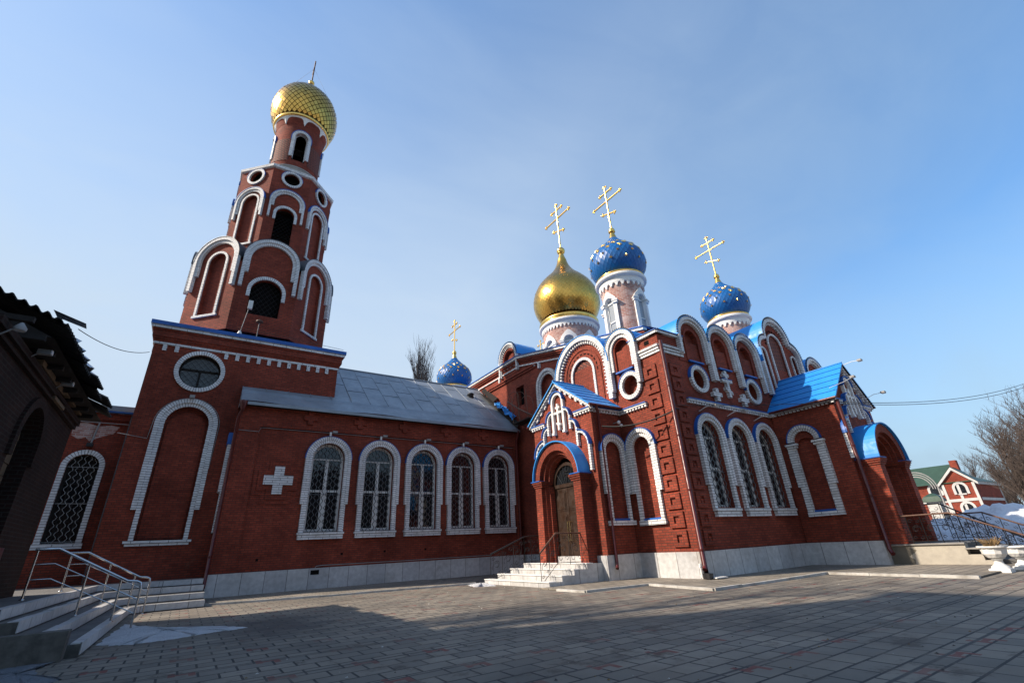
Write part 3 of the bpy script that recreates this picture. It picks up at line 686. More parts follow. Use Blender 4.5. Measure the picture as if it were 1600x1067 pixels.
# ================================================================== SIDE HALL
hall = thing("side_hall", "long low brick hall with five arched windows and a grey metal roof", "church hall", (8.5, 26, 0))
f = front(23.4); ff = front(23.52); WC = [5.0, 7.5, 9.93, 12.27, 14.62]; HX0, HX1 = .95, 16.0
b = MB(); wz, wr = 5.57, .75
holes = [arch(c, wr, 2.3, wz) for c in WC]
slab(b, ff, rect(HX0, HX1, .8, 6.95), holes, -.35, 0, "red_brick")
for k, (u0, u1) in enumerate(((HX0, 1.86), (15.72, HX1))): slab(b, f, rect(u0, u1, .85, 6.87), [], -.12, 0, "red_brick")
slab(b, f, rect(HX0, HX1, 6.87, 8.0), [], -.3, 0, "red_brick")
slab(b, left(HX0 + .004), rect(-33, -23.88, 0, 8.0), [], -.3, 0, "red_brick"); slab(b, right(HX1 - .004), rect(23.88, 33, 0, 8.0), [], -.3, 0, "red_brick")
b.build("wall", hall)
b = MB(); slab(b, f, rect(HX0 - .03, HX1, 0, .855), [], -.2, .07, "marble"); b.build("plinth", hall)
for c in WC: arched_window(hall, ff, c, wz, 2.3, wr, 1.05, .14, 3.5, 2.02, rlow=.96, glass="glass")
b = MB()
pl = lambda c, z, h, w_: [(c - w_, z - h), (c + w_, z - h), (c + w_, z - w_), (c + h, z - w_), (c + h, z + w_), (c + w_, z + w_), (c + w_, z + h), (c - w_, z + h), (c - w_, z + w_), (c - h, z + w_), (c - h, z - w_), (c - w_, z - w_)]
slab(b, ff, pl(2.93, 4.5, 1.0, .62), [], 0, .03, "red_brick"); slab(b, ff, pl(2.93, 4.5, .82, .42), [], .03, .07, "red_brick"); b.build("cross_panel", hall)
b = MB(); slab(b, ff, pl(2.93, 4.52, .6, .2), [], .07, .13, "white_brick"); b.build("white_cross", hall)
for c in (3.94, 6.32, 8.71, 11.14, 13.58):
    b = MB(); slab(b, f, pl(c, 7.44, .32, .12), [], 0, .09, "red_brick"); b.build("relief_cross", hall)
b = MB(); b.tube([(1.0, 23.36, 6.62), (1.8, 23.36, 6.6), (1.9, 23.46, 6.82), (16, 23.46, 6.8)], .014, "cable_grey", 5); b.tube([(4.9, 23.3, .86), (4.95, 23.3, .93), (5.2, 23.3, .95), (9, 23.3, .93), (13.9, 23.3, .94)], .016, "cable_grey", 5); b.build("conduit", hall)
b = MB(); fbox(b, f, 4.75, 5.1, .6, .78, .068, .075, "dark_void"); 
b.build("air_vent", hall)
for u, z in ((6.0, 1.33), (8.0, 1.35), (2.55, 1.25), (10.1, 1.35)):
    b = MB(); fbox(b, f, u, u + .1, z, z + .09, -.115, -.11, "dark_void"); b.build("air_vent", hall)
# roof: two slopes with standing seams
EY, EZ, RY, RZ = 23.02, 7.86, 28.2, 11.94
b = MB(); rows = []
RX0, RX1 = .85, 16.0
def roofp(x, t, off=0): 
    sag = .05 * sin(x * 1.1) * (1 if t < .2 else 0)
    return (x, EY + (RY - EY) * t, EZ + (RZ - EZ) * t + off + sag * (1 - t * 5 if t < .2 else 0))
xs_ = frange(RX0, RX1, .3)
ts = [0, .04, .14, .17, .5, .8, 1.0]; offs = [0, 0, .03, .09, .09, .09, .09]
b.grid([[roofp(x, t, o_) for x in xs_] for t, o_ in zip(ts, offs)], "zinc", smooth=False)
b.grid([[(x, 2 * RY - roofp(x, t)[1], roofp(x, t)[2]) for x in xs_] for t in (1.0, 0)], "zinc", smooth=False)
for x in frange(RX0 + .02, RX1 - .02, 1.02): b.tube([(x, EY + (RY - EY) * .17, EZ + (RZ - EZ) * .17 + .1), (x, RY, RZ + .1)], .022, "zinc", 4)
for i, x in enumerate(frange(RX0 + .02, RX1 - .02, 1.02)[:-1]):
    for t in ((.42, .74) if i % 2 else (.55, .86)): b.tube([(x, EY + (RY - EY) * t, EZ + (RZ - EZ) * t + .095), (x + 1.0, EY + (RY - EY) * t, EZ + (RZ - EZ) * t + .095)], .012, "dark_zinc", 4)
b.tube([(RX0, RY, RZ + .12), (RX1, RY, RZ + .12)], .05, "zinc", 6)
b.box(RX0, RX1, EY - .02, EY + .02, EZ - .14, EZ - .002, "zinc"); b.box(RX0, RX1, EY + .02, 23.4, EZ - .1, EZ - .08, "dark_wood")
b.face([(RX1, EY, EZ - .1), (RX1, RY, RZ), (RX1, RY, EZ - .1)], "dark_wood"); b.face([(RX0, EY, EZ - .1), (RX0, RY, EZ - .1), (RX0, RY, RZ)], "zinc")
rf = b.build("roof", hall)
for (px, t) in ((5.35, .80), (14.6, .72)):
    q = roofp(px, t, .1); b = MB(); b.lathe((q[0], q[1]), [(.2, q[2] - .15), (.2, q[2] + .12), (.26, q[2] + .14), (.14, q[2] + .26), (.01, q[2] + .28)], "dark_iron", 14); b.build("roof_vent", rf)
downpipe(hall, [(.98, 22.98, 7.8), (.98, 23.1, 7.45), (.9, 23.3, 7.2), (.88, 23.3, .55), (.86, 23.1, .42)], .07)
b = MB(); b.lathe((.98, 22.98), [(.06, 7.4), (.16, 7.7), (.16, 7.85)], "maroon_paint", 10); b.build("gutter_hopper", hall)
downpipe(hall, [(15.86, 23.0, 7.8), (15.86, 23.15, 7.4), (15.86, 23.28, 7.2), (15.86, 23.28, 1.0)], .07)
b = MB(); fbox(b, left(HX0), -24.19, -23.55, 2.4, 6.0, 0, .16, "white_brick"); fbox(b, left(HX0), -24.19, -23.55, 4.0, 6.0, .16, .24, "white_brick"); st = b.build("blind_arch_edge", hall)
b = MB(); fbox(b, left(HX0), -24.19, -23.5, 6.0, 6.5, 0, .27, "blue_trim"); b.build("hood", st)
names = ["first", "second", "third", "fourth", "fifth"]
for i, c in enumerate(WC):
    b = MB(); u = c - .1; b.tube([(u, 23.5, 6.72), (u, 23.2, 6.75)], .018, "cable_grey", 6); b.tube([(u, 23.2, 6.8), (u, 23.2, 6.62)], .05, "white_paint", 8); b.box(u + .08, u + .3, 23.1, 23.25, 6.78, 6.86, "cable_grey")
    tag(b.build("wall_spotlight"), "small spotlight over the %s arched window of the low hall, counted from the white cross" % names[i], "spotlight", "spotlights over the hall windows")
# ================================================================== DOMED CHURCH
church = thing("domed_church", "brick church with star-spangled blue onion domes around one large gold dome", "church", (20, 15, 0))
fr = front(10.6); fl = left(14.35); nv = left(16.3); CX1 = 33.6; KC = 24.0
# ---- walls of the front block
b = MB(); wcs = [16.42, 18.42, 20.42]
hol = [arch(c, .62, 2.25, 4.87) for c in wcs] + [circ(16.5, 7.25, .44), circ(20.48, 7.24, .44)]
slab(b, fr, rect(14.35, CX1, .8, 8.9), hol, -.4, 0, "red_brick")
for c, z in ((16.5, 7.25), (20.48, 7.24)): slab(b, fr, circ(c, z, .5), [], -.42, -.34, "red_brick", sides=False)
LW = [arch(-12.25, .42, 1.95, 4.62), circ(-12.28, 7.2, .42)]
slab(b, fl, rect(-16.55, -11.0, .8, 8.9), LW, -.4, 0, "red_brick")
slab(b, fl, arch(-12.25, .5, 1.9, 4.6), [], -.3, -.16, "red_brick", sides=False); slab(b, fl, circ(-12.28, 7.2, .5), [], -.42, -.3, "red_brick", sides=False)
slab(b, Fr((0, 16.95, 0), (-1, 0, 0), (0, 1, 0)), rect(-17.5, -14.352, .8, 8.898), [], -.4, 0, "red_brick")
slab(b, right(CX1), rect(11.0, 40, .8, 8.9), [], -.4, 0, "red_brick")
# corner piers with sunk square panels
zq = [1.27 + .615 * k for k in range(11)]
def quoin(mb, frm, c, z, hw_=.31, d=.065):
    slab(mb, frm, rect(c - hw_, c + hw_, z - .26, z + .26), [rect(c - .12, c + .12, z - .12, z + .12)], 0, d, "red_brick")
    fbox(mb, frm, c - .02, c + .12, z - .12, z + .02, 0, d - .03, "red_brick")
b.build("wall", church)
for z in zq:
    q = MB(); quoin(q, fr, 15.05, z); q.build("quoin_block", church); q = MB(); quoin(q, fl, -11.2, z); q.build("quoin_block", church)
b = MB(); slab(b, fr, rect(14.36, 14.62, .85, 8.05), [], 0, .07, "red_brick"); slab(b, fl, rect(-10.72, -10.52, .85, 8.05), [], 0, .06, "red_brick"); b.build("corner_pier", church)
b = MB(); slab(b, fr, rect(14.28, CX1, 0, .85), [], -.2, .08, "marble"); slab(b, fl, rect(-16.95, -10.52, 0, .85), [], -.2, .08, "marble"); slab(b, nv, rect(-40, -16.95, 0, .85), [], -.2, .08, "marble"); b.build("plinth", church)
# windows of the front
for c in wcs: arched_window(church, fr, c, 4.87, 2.25, .62, .89, .12, 3.02, 1.92, rlow=.79, glass="glass", depth=.3, sill_half=.78)
# belt course
def belt(mb, frm, u0, u1, z=6.12, dd=.12):
    fbox(mb, frm, u0, u1, z + .09, z + .16, 0, dd, "white_brick"); fbox(mb, frm, u0, u1, z + .16, z + .2, 0, dd + .03, "blue_trim")
    for u in frange(u0 + .06, u1 - .06, .17): fbox(mb, frm, u - .045, u + .045, z, z + .09, 0, dd * .8, "white_brick")
b = MB(); belt(b, fr, 15.43, 21.5); belt(b, fl, -13.2, -11.62); b.build("belt_course", church)
# corner cornice, white courses and coping
b = MB()
for frm, u0, u1 in ((fr, 14.31, 15.8), (fl, -11.95, -10.56)):
    for k in range(3): fbox(b, frm, u0, u1, 8.1 + .12 * k, 8.19 + .12 * k, 0, .06 + .04 * k, "white_brick")
    fbox(b, frm, u0, u1, 8.44, 8.9, 0, .03, "red_brick"); fbox(b, frm, u0 - .06, u1 + .06, 8.9, 9.02, -.3, .14, "white_brick"); fbox(b, frm, u0 - .08, u1 + .08, 9.02, 9.05, -.3, .18, "blue_trim")
fbox(b, fl, -11.25, -11.0, 8.58, 8.76, .025, .036, "dark_void")
b.build("cornice", church)
# small blue sills under the blind arches and round openings
# ---- kokoshniks of the front
def kokoshnik(frm, c, zs, ro, zl, zr, nich, depth, step_z=None, wid=.26, d0=0.03, comb_=True, hood_t=.03, name="kokoshnik", back_z=None, legw=None):
    k = MB(); zb = back_z if back_z is not None else zs - 1.1
    n_r, n_b, n_s = nich
    outer = [(c - ro + .02, zb), (c + ro - .02, zb)] + [(c + (ro - .02) * cos(pi * t / 24), zs + (ro - .02) * sin(pi * t / 24)) for t in range(25)]
    slab(k, frm, outer, [arch(c, n_r, n_b, n_s)], -.25, d0, "red_brick"); slab(k, frm, arch(c, n_r + .06, n_b - .04, n_s), [], -.27, -.16, "red_brick", sides=False)
    archband(k, frm, c, zs, n_r, n_r + .1, n_b, d0 - .01, d0 + .05, "red_brick")
    archband(k, frm, c, zs, ro - wid * .55, ro, zl, d0, d0 + .2, "white_brick", zbr=zr); 
    archband(k, frm, c, zs, ro - wid, ro - wid * .55, max(zl, step_z or zl), d0, d0 + .13, "white_brick", zbr=max(zr, step_z or zr))
    fbox(k, frm, c - n_r - .06, c + n_r + .06, n_b - .07, n_b - .005, 0, d0 + .1, "blue_trim")
    ko = k.build(name, church)
    h = MB(); archband(h, frm, c, zs, ro + .004, ro + .004 + hood_t, None, -depth, d0 + .22, "blue_paint", n=28)
    # closing wall under the vault at the back
    ho = h.build("barrel_hood", ko)
    if comb_: h = MB(); comb(h, frm, c, zs, ro + .02, d0 + .22); h.build("comb_edging", ko)
    return ko
for i, c in enumerate((16.55, 18.6, 20.62)): kokoshnik(fr, c, 9.06, 1.02, 8.25 if i == 0 else 7.3, 7.3, (.42, 8.03, 9.05), 1.9, step_z=8.05, back_z=7.96)
kokoshnik(fr, 2 * KC - 20.62, 9.06, 1.02, 7.3, 7.3, (.42, 8.03, 9.05), 1.9, step_z=8.05, back_z=7.96)
# big three-lobed kokoshnik
b = MB()
def trefoil(off=0.0):
    pts = []
    for t in range(13): a = pi - (pi / 2) * t / 12; pts.append((22.75 + (.8 - off) * cos(a), 9.72 + (.8 - off) * sin(a)))
    for t in range(25): a = pi - pi * t / 24; pts.append((24.0 + (1.24 - off) * cos(a), 10.52 + (1.24 - off) * sin(a)))
    for t in range(13): a = pi / 2 - (pi / 2) * t / 12; pts.append((25.25 + (.8 - off) * cos(a), 9.72 + (.8 - off) * sin(a)))
    return pts
bk = front(10.6); o_ = trefoil(); d0 = .045
slab(b, bk, [(21.95, 7.3)] + o_ + [(26.05, 7.3)], [arch(23.9, .6, 8.2, 10.2), arch(22.5, .22, 7.75, 9.62), arch(25.45, .22, 7.75, 9.62)], -.3, d0, "red_brick")
slab(b, bk, arch(23.9, .7, 8.1, 10.2), [], -.3, -.02, "lattice_brick", sides=False)
for c in (22.5, 25.45): slab(b, bk, arch(c, .3, 7.7, 9.62), [], -.3, -.12, "red_brick", sides=False); archband(b, bk, c, 9.62, .22, .3, 7.75, d0 - .02, d0 + .06, "white_brick")
archband(b, bk, 23.9, 10.2, .6, .7, 8.2, d0 - .02, d0 + .06, "white_brick")
archband(b, bk, 24.0, 10.52, 1.06, 1.24, 10.4, d0, d0 + .18, "white_brick")
archband(b, bk, 22.75, 9.72, .62, .8, 7.3, d0, d0 + .185, "white_brick", zbr=None if False else 9.72, a0=90) if False else None
I = [(22.13, 7.3), (22.13, 9.72)] + [(22.75 + .62 * cos(pi - pi / 2 * t / 12), 9.72 + .62 * sin(pi - pi / 2 * t / 12)) for t in range(13)]
O = [(21.95, 7.3), (21.95, 9.72)] + [(22.75 + .8 * cos(pi - pi / 2 * t / 12), 9.72 + .8 * sin(pi - pi / 2 * t / 12)) for t in range(13)]
S = [0, 2.42] + [2.42 + .09 * t for t in range(13)]
band(b, bk, I, O, S, d0, d0 + .18, "white_brick"); band(b, bk, [(48 - u, z) for u, z in I], [(48 - u, z) for u, z in O], S, d0, d0 + .18, "white_brick")
radteeth(b, bk, 24.0, 10.52, .96, d0, d0 + .09, "white_brick", step=.14, wid=.06, ln=.12); radteeth(b, bk, 23.9, 10.2, .84, d0, d0 + .03, "dark_void", step=.22, wid=.1, ln=.1)
for z in frange(7.4, 9.6, .14): fbox(b, bk, 22.13, 22.2, z, z + .06, d0, d0 + .09, "white_brick"); fbox(b, bk, 25.8, 25.87, z, z + .06, d0, d0 + .09, "white_brick")
bigk = b.build("kokoshnik", church)
h = MB(); hp = [(21.95, 9.0)] + trefoil(-.02) + [(26.05, 9.0)]
for a, c in zip(hp, hp[1:]): h.face([bk.P(*a, .25), bk.P(*c, .25), bk.P(*c, -3.2), bk.P(*a, -3.2)], "blue_paint")
h.build("barrel_hood", bigk)
h = MB(); comb(h, bk, 24.0, 10.52, 1.26, .26); comb(h, bk, 25.25, 9.72, .82, .26, a0=5, a1=85); comb(h, bk, 22.75, 9.72, .82, .26, a0=95, a1=175); h.build("comb_edging", bigk)
# ring surrounds of the round blind openings
for frm, c, z, side in ((fr, 16.5, 7.25, 0), (fr, 20.48, 7.24, 0), (fl, -12.28, 7.2, 1)):
    b = MB(); ring(b, frm, c, z, .42, .59, -.02, .12, "white_brick"); o_ = b.build("round_opening", church)
    b = MB(); archband(b, frm, c, z, .594, .625, None, 0, .14, "blue_trim", a0=0, a1=180); b.build("hood", o_)
# crosses in relief
b = MB(); bar_cross(b, fr, 18.45, 6.68, 7.9, [(7.70, .2, 0), (7.43, .36, 0), (6.98, .22, -.1)], .15, 0, .14, "white_brick"); fbox(b, fr, 18.1, 18.8, 7.5, 7.52, 0, .16, "blue_trim"); b.build("orthodox_cross", church)
for c in (17.47, 19.47):
    b = MB(); bar_cross(b, fr, c, 6.4, 6.96, [(6.69, .3, 0)], .19, 0, .16, "white_brick"); b.build("greek_cross", church)
# ---- left wall of the front block
for c, z1, leg in ((-12.25, 4.62, 3.0),):
    b = MB(); archband(b, fl, c, z1, .42, .58, 1.95, 0, .1, "white_brick"); archband(b, fl, c, z1, .58, .74, 2.95, 0, .16, "white_brick"); fbox(b, fl, c - .62, c + .62, 1.78, 1.95, 0, .12, "white_brick"); nb = b.build("blind_arch", church)
    b = MB(); hood(b, fl, c, z1, .74, 0, .18); fbox(b, fl, c - .44, c + .44, 1.955, 2.02, -.2, .06, "blue_trim"); b.build("hood", nb)
kokoshnik(fl, -12.45, 8.9, .86, 7.15, 7.15, (.42, 7.95, 8.95), 2.4, step_z=8.0, wid=.34, back_z=7.9)
# big round kokoshnik on the left wall
b = MB(); bc, bz, br = -15.05, 8.6, 1.86
slab(b, fl, [(bc - br, 6.35), (bc + br, 6.35)] + [(bc + br * cos(pi * t / 32), bz + br * sin(pi * t / 32)) for t in range(33)], [arch(bc, .7, 7.0, 8.6)], -.3, .03, "red_brick")
slab(b, fl, arch(bc, .78, 6.9, 8.6), [], -.3, -.03, "lattice_brick", sides=False); archband(b, fl, bc, 8.6, .7, .83, 7.0, .01, .09, "white_brick")
archband(b, fl, bc, bz, 1.64, 1.86, 6.9, .03, .24, "white_brick"); archband(b, fl, bc, bz, 1.2, 1.24, 7.0, .03, .07, "red_brick")
radteeth(b, fl, bc, bz, 1.56, .03, .16, "white_brick", step=.155, wid=.075, ln=.16); radteeth(b, fl, bc, 8.6, 1.0, .03, .035, "dark_void", step=.26, wid=.16, ln=.07)
for z in frange(7.2, 8.5, .155):
    for sg in (-1, 1): fbox(b, fl, min(bc + sg * 1.64, bc + sg * 1.48), max(bc + sg * 1.64, bc + sg * 1.48), z, z + .075, .03, .16, "white_brick")
bk2 = b.build("kokoshnik", church)
h = MB(); archband(h, fl, bc, bz, 1.865, 1.9, None, -1.9, .27, "blue_paint", n=30); h.build("barrel_hood", bk2)
# flat roof of the front block
b = MB(); b.box(14.6, CX1 - .2, 10.8, 16.9, 8.75, 8.86, "blue_trim"); b.box(16.4, CX1 - .3, 16.9, 39.8, 11.0, 11.1, "blue_trim"); b.build("roof", church)
# ---- nave left wall above the hall
b = MB(); zt = lambda y: 12.72 if y > 23 else 12.72 - (23 - y) * .226
top = [(-40, 12.72), (-23, 12.72), (-12.5, zt(12.5))]
slab(b, nv, [(-40, .8), (-12.5, .8)] + top[::-1], [rect(-23.62, -22.75, 9.5, 10.8), arch(-20.25, .66, 8.2, 10.0)], -.4, 0, "red_brick")
slab(b, nv, arch(-20.25, .75, 8.1, 10.0), [], -.4, -.2, "red_brick", sides=False); slab(b, nv, rect(-23.8, -22.6, 9.4, 10.9), [], -.41, -.38, "dark_void", sides=False)
slab(b, front(12.5), rect(16.3, 31, 8.9, 10.3), [], -.3, 0, "red_brick")
slab(b, right(31.2), [(12.5, .8), (40, .8), (40, 12.72), (12.5, 10.3)], [], -.3, 0, "red_brick"); slab(b, front(40), rect(16.3, 31.2, .8, 12.72), [], -.3, 0, "red_brick")
b.build("nave_wall", church)
b = MB(); archband(b, nv, -20.25, 10.0, .66, .82, 8.2, 0, .08, "white_brick"); archband(b, nv, -20.25, 10.0, .82, 1.0, 8.2, 0, .16, "white_brick"); b.build("blind_arch", church)
# eaves, level part then the raked part
b = MB()
def rake(mb, y0, y1, dz0, dz1, d0, d1, m): slab(mb, nv, [(-y0, zt(y0) + dz0), (-y1, zt(y1) + dz0), (-y1, zt(y1) + dz1), (-y0, zt(y0) + dz1)], [], d0, d1, m)
for y0, y1 in ((40, 23), (23, 12.5)):
    rake(b, y0, y1, -.06, .08, 0, .26, "white_brick"); rake(b, y0, y1, .083, .13, -.3, .32, "blue_trim"); rake(b, y0, y1, -.3, -.22, 0, .12, "red_brick"); rake(b, y0, y1, -.62, -.54, 0, .09, "white_brick"); rake(b, y0, y1, -.2, -.12, 0, .2, "red_brick")
b.build("eaves_cornice", church)
b = MB()
for y in frange(39.8, 25.5, .42): fbox(b, nv, -y - .08, -y + .08, zt(y) - .98, zt(y) - .62, 0, .12, "white_brick")
for y in frange(20.9, 18.2, .4): fbox(b, nv, -y - .08, -y + .08, zt(y) - .98, zt(y) - .6, 0, .12, "white_brick")
b.build("dentil_course", church)
b = MB(); fbox(b, nv, -40, -21.2, 11.48, 11.56, 0, .1, "red_brick"); fbox(b, nv, -40, -21.2, 11.62, 11.7, 0, .15, "red_brick")
for y in frange(39.9, 21.3, .2): fbox(b, nv, -y - .05, -y + .05, 11.565, 11.617, 0, .14, "white_brick")
b.build("lower_cornice", church)
k = kokoshnik(nv, -24.2, 13.1, 1.1, 11.95, 11.95, (.62, 12.98, 13.05), 1.6, wid=.2, back_z=11.9)
b = MB(); radteeth(b, nv, -24.2, 13.1, .84, .03, .12, "white_brick", step=.16, wid=.07, ln=.12); fbox(b, nv, -25.0, -23.4, 12.86, 12.95, .03, .14, "white_brick")
dentils(b, nv, [-24.8, -24.4, -24.0, -23.6], 12.4, 12.72, .03, .1); fbox(b, nv, -24.95, -23.45, 12.72, 12.8, .03, .12, "white_brick"); b.build("dentil_course", k)
# nave roof
b = MB(); y0_, y1_ = 12.6, 39.9
b.face([(16.0, 23, 12.86), (16.0, 40, 12.86), (23.6, 40, 14.2), (23.6, 23, 14.2)], "blue_trim"); b.face([(31.5, 40, 12.86), (31.5, 23, 12.86), (23.6, 23, 14.2), (23.6, 40, 14.2)], "blue_trim")
b.face([(16.0, 23, 12.86), (23.6, 23, 14.2), (23.6, 12.5, 11.3), (16.0, 12.5, 10.48)], "blue_trim"); b.face([(31.5, 23, 12.86), (31.5, 12.5, 10.48), (23.6, 12.5, 11.3), (23.6, 23, 14.2)], "blue_trim")
b.build("nave_roof", church)
# dark stained return where hall meets church: damaged valley with tarpaulin and bent rails
b = MB(); 
for pts in ([(15.9, 23.2, 8.0), (16.2, 23.3, 8.4), (16.15, 26, 10.5), (15.7, 27.5, 11.6), (15.5, 26.5, 10.9)],): b.face(pts, "dark_wood")
b.face([(15.72, 25.6, 10.35), (16.2, 25.8, 10.75), (16.2, 27.6, 12.0), (15.75, 27.3, 11.6)], "dark_wood"); b.build("valley_boarding", church)
b = MB(); rnd0 = random.Random(2); rows = []
for i in range(15):
    f_ = i / 14; base = Vector((15.62 + .12 * f_, 25.3 - 1.9 * f_, 10.1 - 1.5 * f_)); rows.append([tuple(base + Vector((.1 * j, .07 * j, .06 * j)) + Vector((rnd0.uniform(-.06, .06), rnd0.uniform(-.08, .08), rnd0.uniform(-.1, .12)))) for j in range(7)])
b.grid(rows, "blue_paint", smooth=False); tag(b.build("tarpaulin"), "crumpled blue tarpaulin in the roof valley between hall and church", "tarpaulin")
t = thing("access_cage", "thin bent metal rails of a roof access cage beside the dark square window", "access cage", (15.6, 22, 8.6))
for k_, (yy, zz, r_) in enumerate(((22.6, 9.4, .75), (21.9, 8.9, .8), (23.2, 9.7, .65))):
    b = MB(); b.tube([(15.75, yy + r_ * cos(a), zz + r_ * sin(a)) for a in [pi * .1 * i for i in range(-2, 13)]], .016, "rusty_iron", 5); b.build("hoop_rail", t)
for yy in (21.7, 22.6, 23.3):
    b = MB(); b.tube([(15.75, yy, 8.2), (15.75, yy + .1, 10.1)], .025, "rusty_iron", 5); b.build("upright_bar", t)
b = MB(); b.tube([(15.75, 23.9, 9.9), (15.75, 22.5, 9.0), (15.75, 21.2, 8.3)], .05, "rusty_iron", 5); b.box(15.5, 16.2, 21.3, 23.0, 8.15, 8.22, "dark_wood"); b.build("walkway", t)
# quoin strip on the dark strip of nave wall by the hall end
for z in [1.4 + .7 * k for k in range(9)]:
    q = MB(); slab(q, nv, rect(-21.9, -21.1, z - .28, z + .28), [], 0, .07, "red_brick"); q.build("quoin_block", church)
# ---- domes
def cross_part(parent, c, z0, z1, zl, Ll, zs_, Ls, zb, Lb, t, m="gold"):
    b = MB(); x, y = c
    b.tube([(x, y, z0), (x, y, z1)], t, m, 8)
    for z, L, sl in ((zl, Ll, 0), (zs_, Ls, 0), (zb, Lb, .38)):
        b.tube([(x, y - L, z - sl * L), (x, y + L, z + sl * L)], t * .95, m, 8)
        for sg in (-1, 1):
            yy, zz = y + sg * L, z + sg * sl * L
            b.sphere((x, yy, zz), t * 1.35, m, 10)
            for dy, dz in ((0, 1), (0, -1), (sg, 0)): b.sphere((x, yy + dy * t * 2.1 - sg * t, zz + dz * t * 1.9), t * .95, m, 8)
    b.sphere((x, y, z1), t * 1.35, m, 10)
    for sg in (-1, 1): b.sphere((x, y + sg * t * 2.1, z1 - t), t * 1.15, m, 8)
    return b.build("orthodox_cross", parent)
def star(mb, p, n, up, r, m="gold", pts=8):
    n = n.normalized(); u_ = up.cross(n).normalized(); v_ = n.cross(u_); ce = p + n * .06; ring_ = []
    for k in range(2 * pts):
        rr_ = r if k % 2 == 0 else r * .42; a = pi * k / pts; ring_.append(p + n * .02 + u_ * (rr_ * cos(a)) + v_ * (rr_ * sin(a)))
    for k in range(2 * pts): mb.face([ce, ring_[k], ring_[(k + 1) % (2 * pts)]], m)
def scallop_band(mb, c, r, z0, z1, n, m="white_paint", t=.09):
    for k in range(n * 8):
        a0, a1 = 2 * pi * k / (n * 8), 2 * pi * (k + 1) / (n * 8)
        def lo(a): q = (a * n / (2 * pi)) % 1.0; return z0 + (z1 - z0) * .85 * sqrt(max(0, 1 - ((q - .5) / .36) ** 2)) if abs(q - .5) < .36 else z0
        P = lambda a, z, rr_: (c[0] + rr_ * cos(a), c[1] + rr_ * sin(a), z)
        m0, m1 = lo(a0), lo(a1)
        mb.face([P(a0, m0, r + t), P(a1, m1, r + t), P(a1, z1, r + t), P(a0, z1, r + t)], m); mb.face([P(a0, m0, r), P(a1, m1, r), P(a1, m1, r + t), P(a0, m0, r + t)], m)
def drum_window(parent, c, r, deg, zb, zs, ri, ro):
    b = MB(); cyl_arch(b, c, r, deg, zs, ri, ro, zb, .12, "white_paint", keel=.22)
    aa = radians(deg - 90)
    def P(u, z, d): a = aa + u / r; return (c[0] + (r + d) * cos(a), c[1] + (r + d) * sin(a), z)
    for sg in (-1, 1):
        for z0, z1, e in ((zs - .16, zs + .0, .05), (zs - .05, zs + .03, .08)):
            u0, u1 = sorted((sg * (ri - .01), sg * (ro + e))); q = [P(u0, z0, .15 + e), P(u1, z0, .15 + e), P(u1, z1, .15 + e), P(u0, z1, .15 + e)]; q2 = [P(u0, z0, 0), P(u1, z0, 0), P(u1, z1, 0), P(u0, z1, 0)]
            b.face(q, "white_paint"); b.face([q2[0], q2[1], q[1], q[0]], "white_paint"); b.face([q2[3], q2[2], q[2], q[3]], "white_paint"); b.face([q2[1], q2[2], q[2], q[1]], "white_paint"); b.face([q2[0], q2[3], q[3], q[0]], "white_paint")
    wnd = b.build("window", parent)
    p = MB(); n_ = 10
    pts = [(-ri, zb), (ri, zb)] + [(ri * cos(pi * k / 14), zs + ri * sin(pi * k / 14)) for k in range(15)]
    fr_ = Fr((c[0] + (r - .08) * cos(aa), c[1] + (r - .08) * sin(aa), 0), (-sin(aa), cos(aa), 0), (cos(aa), sin(aa), 0))
    return wnd, fr_, pts
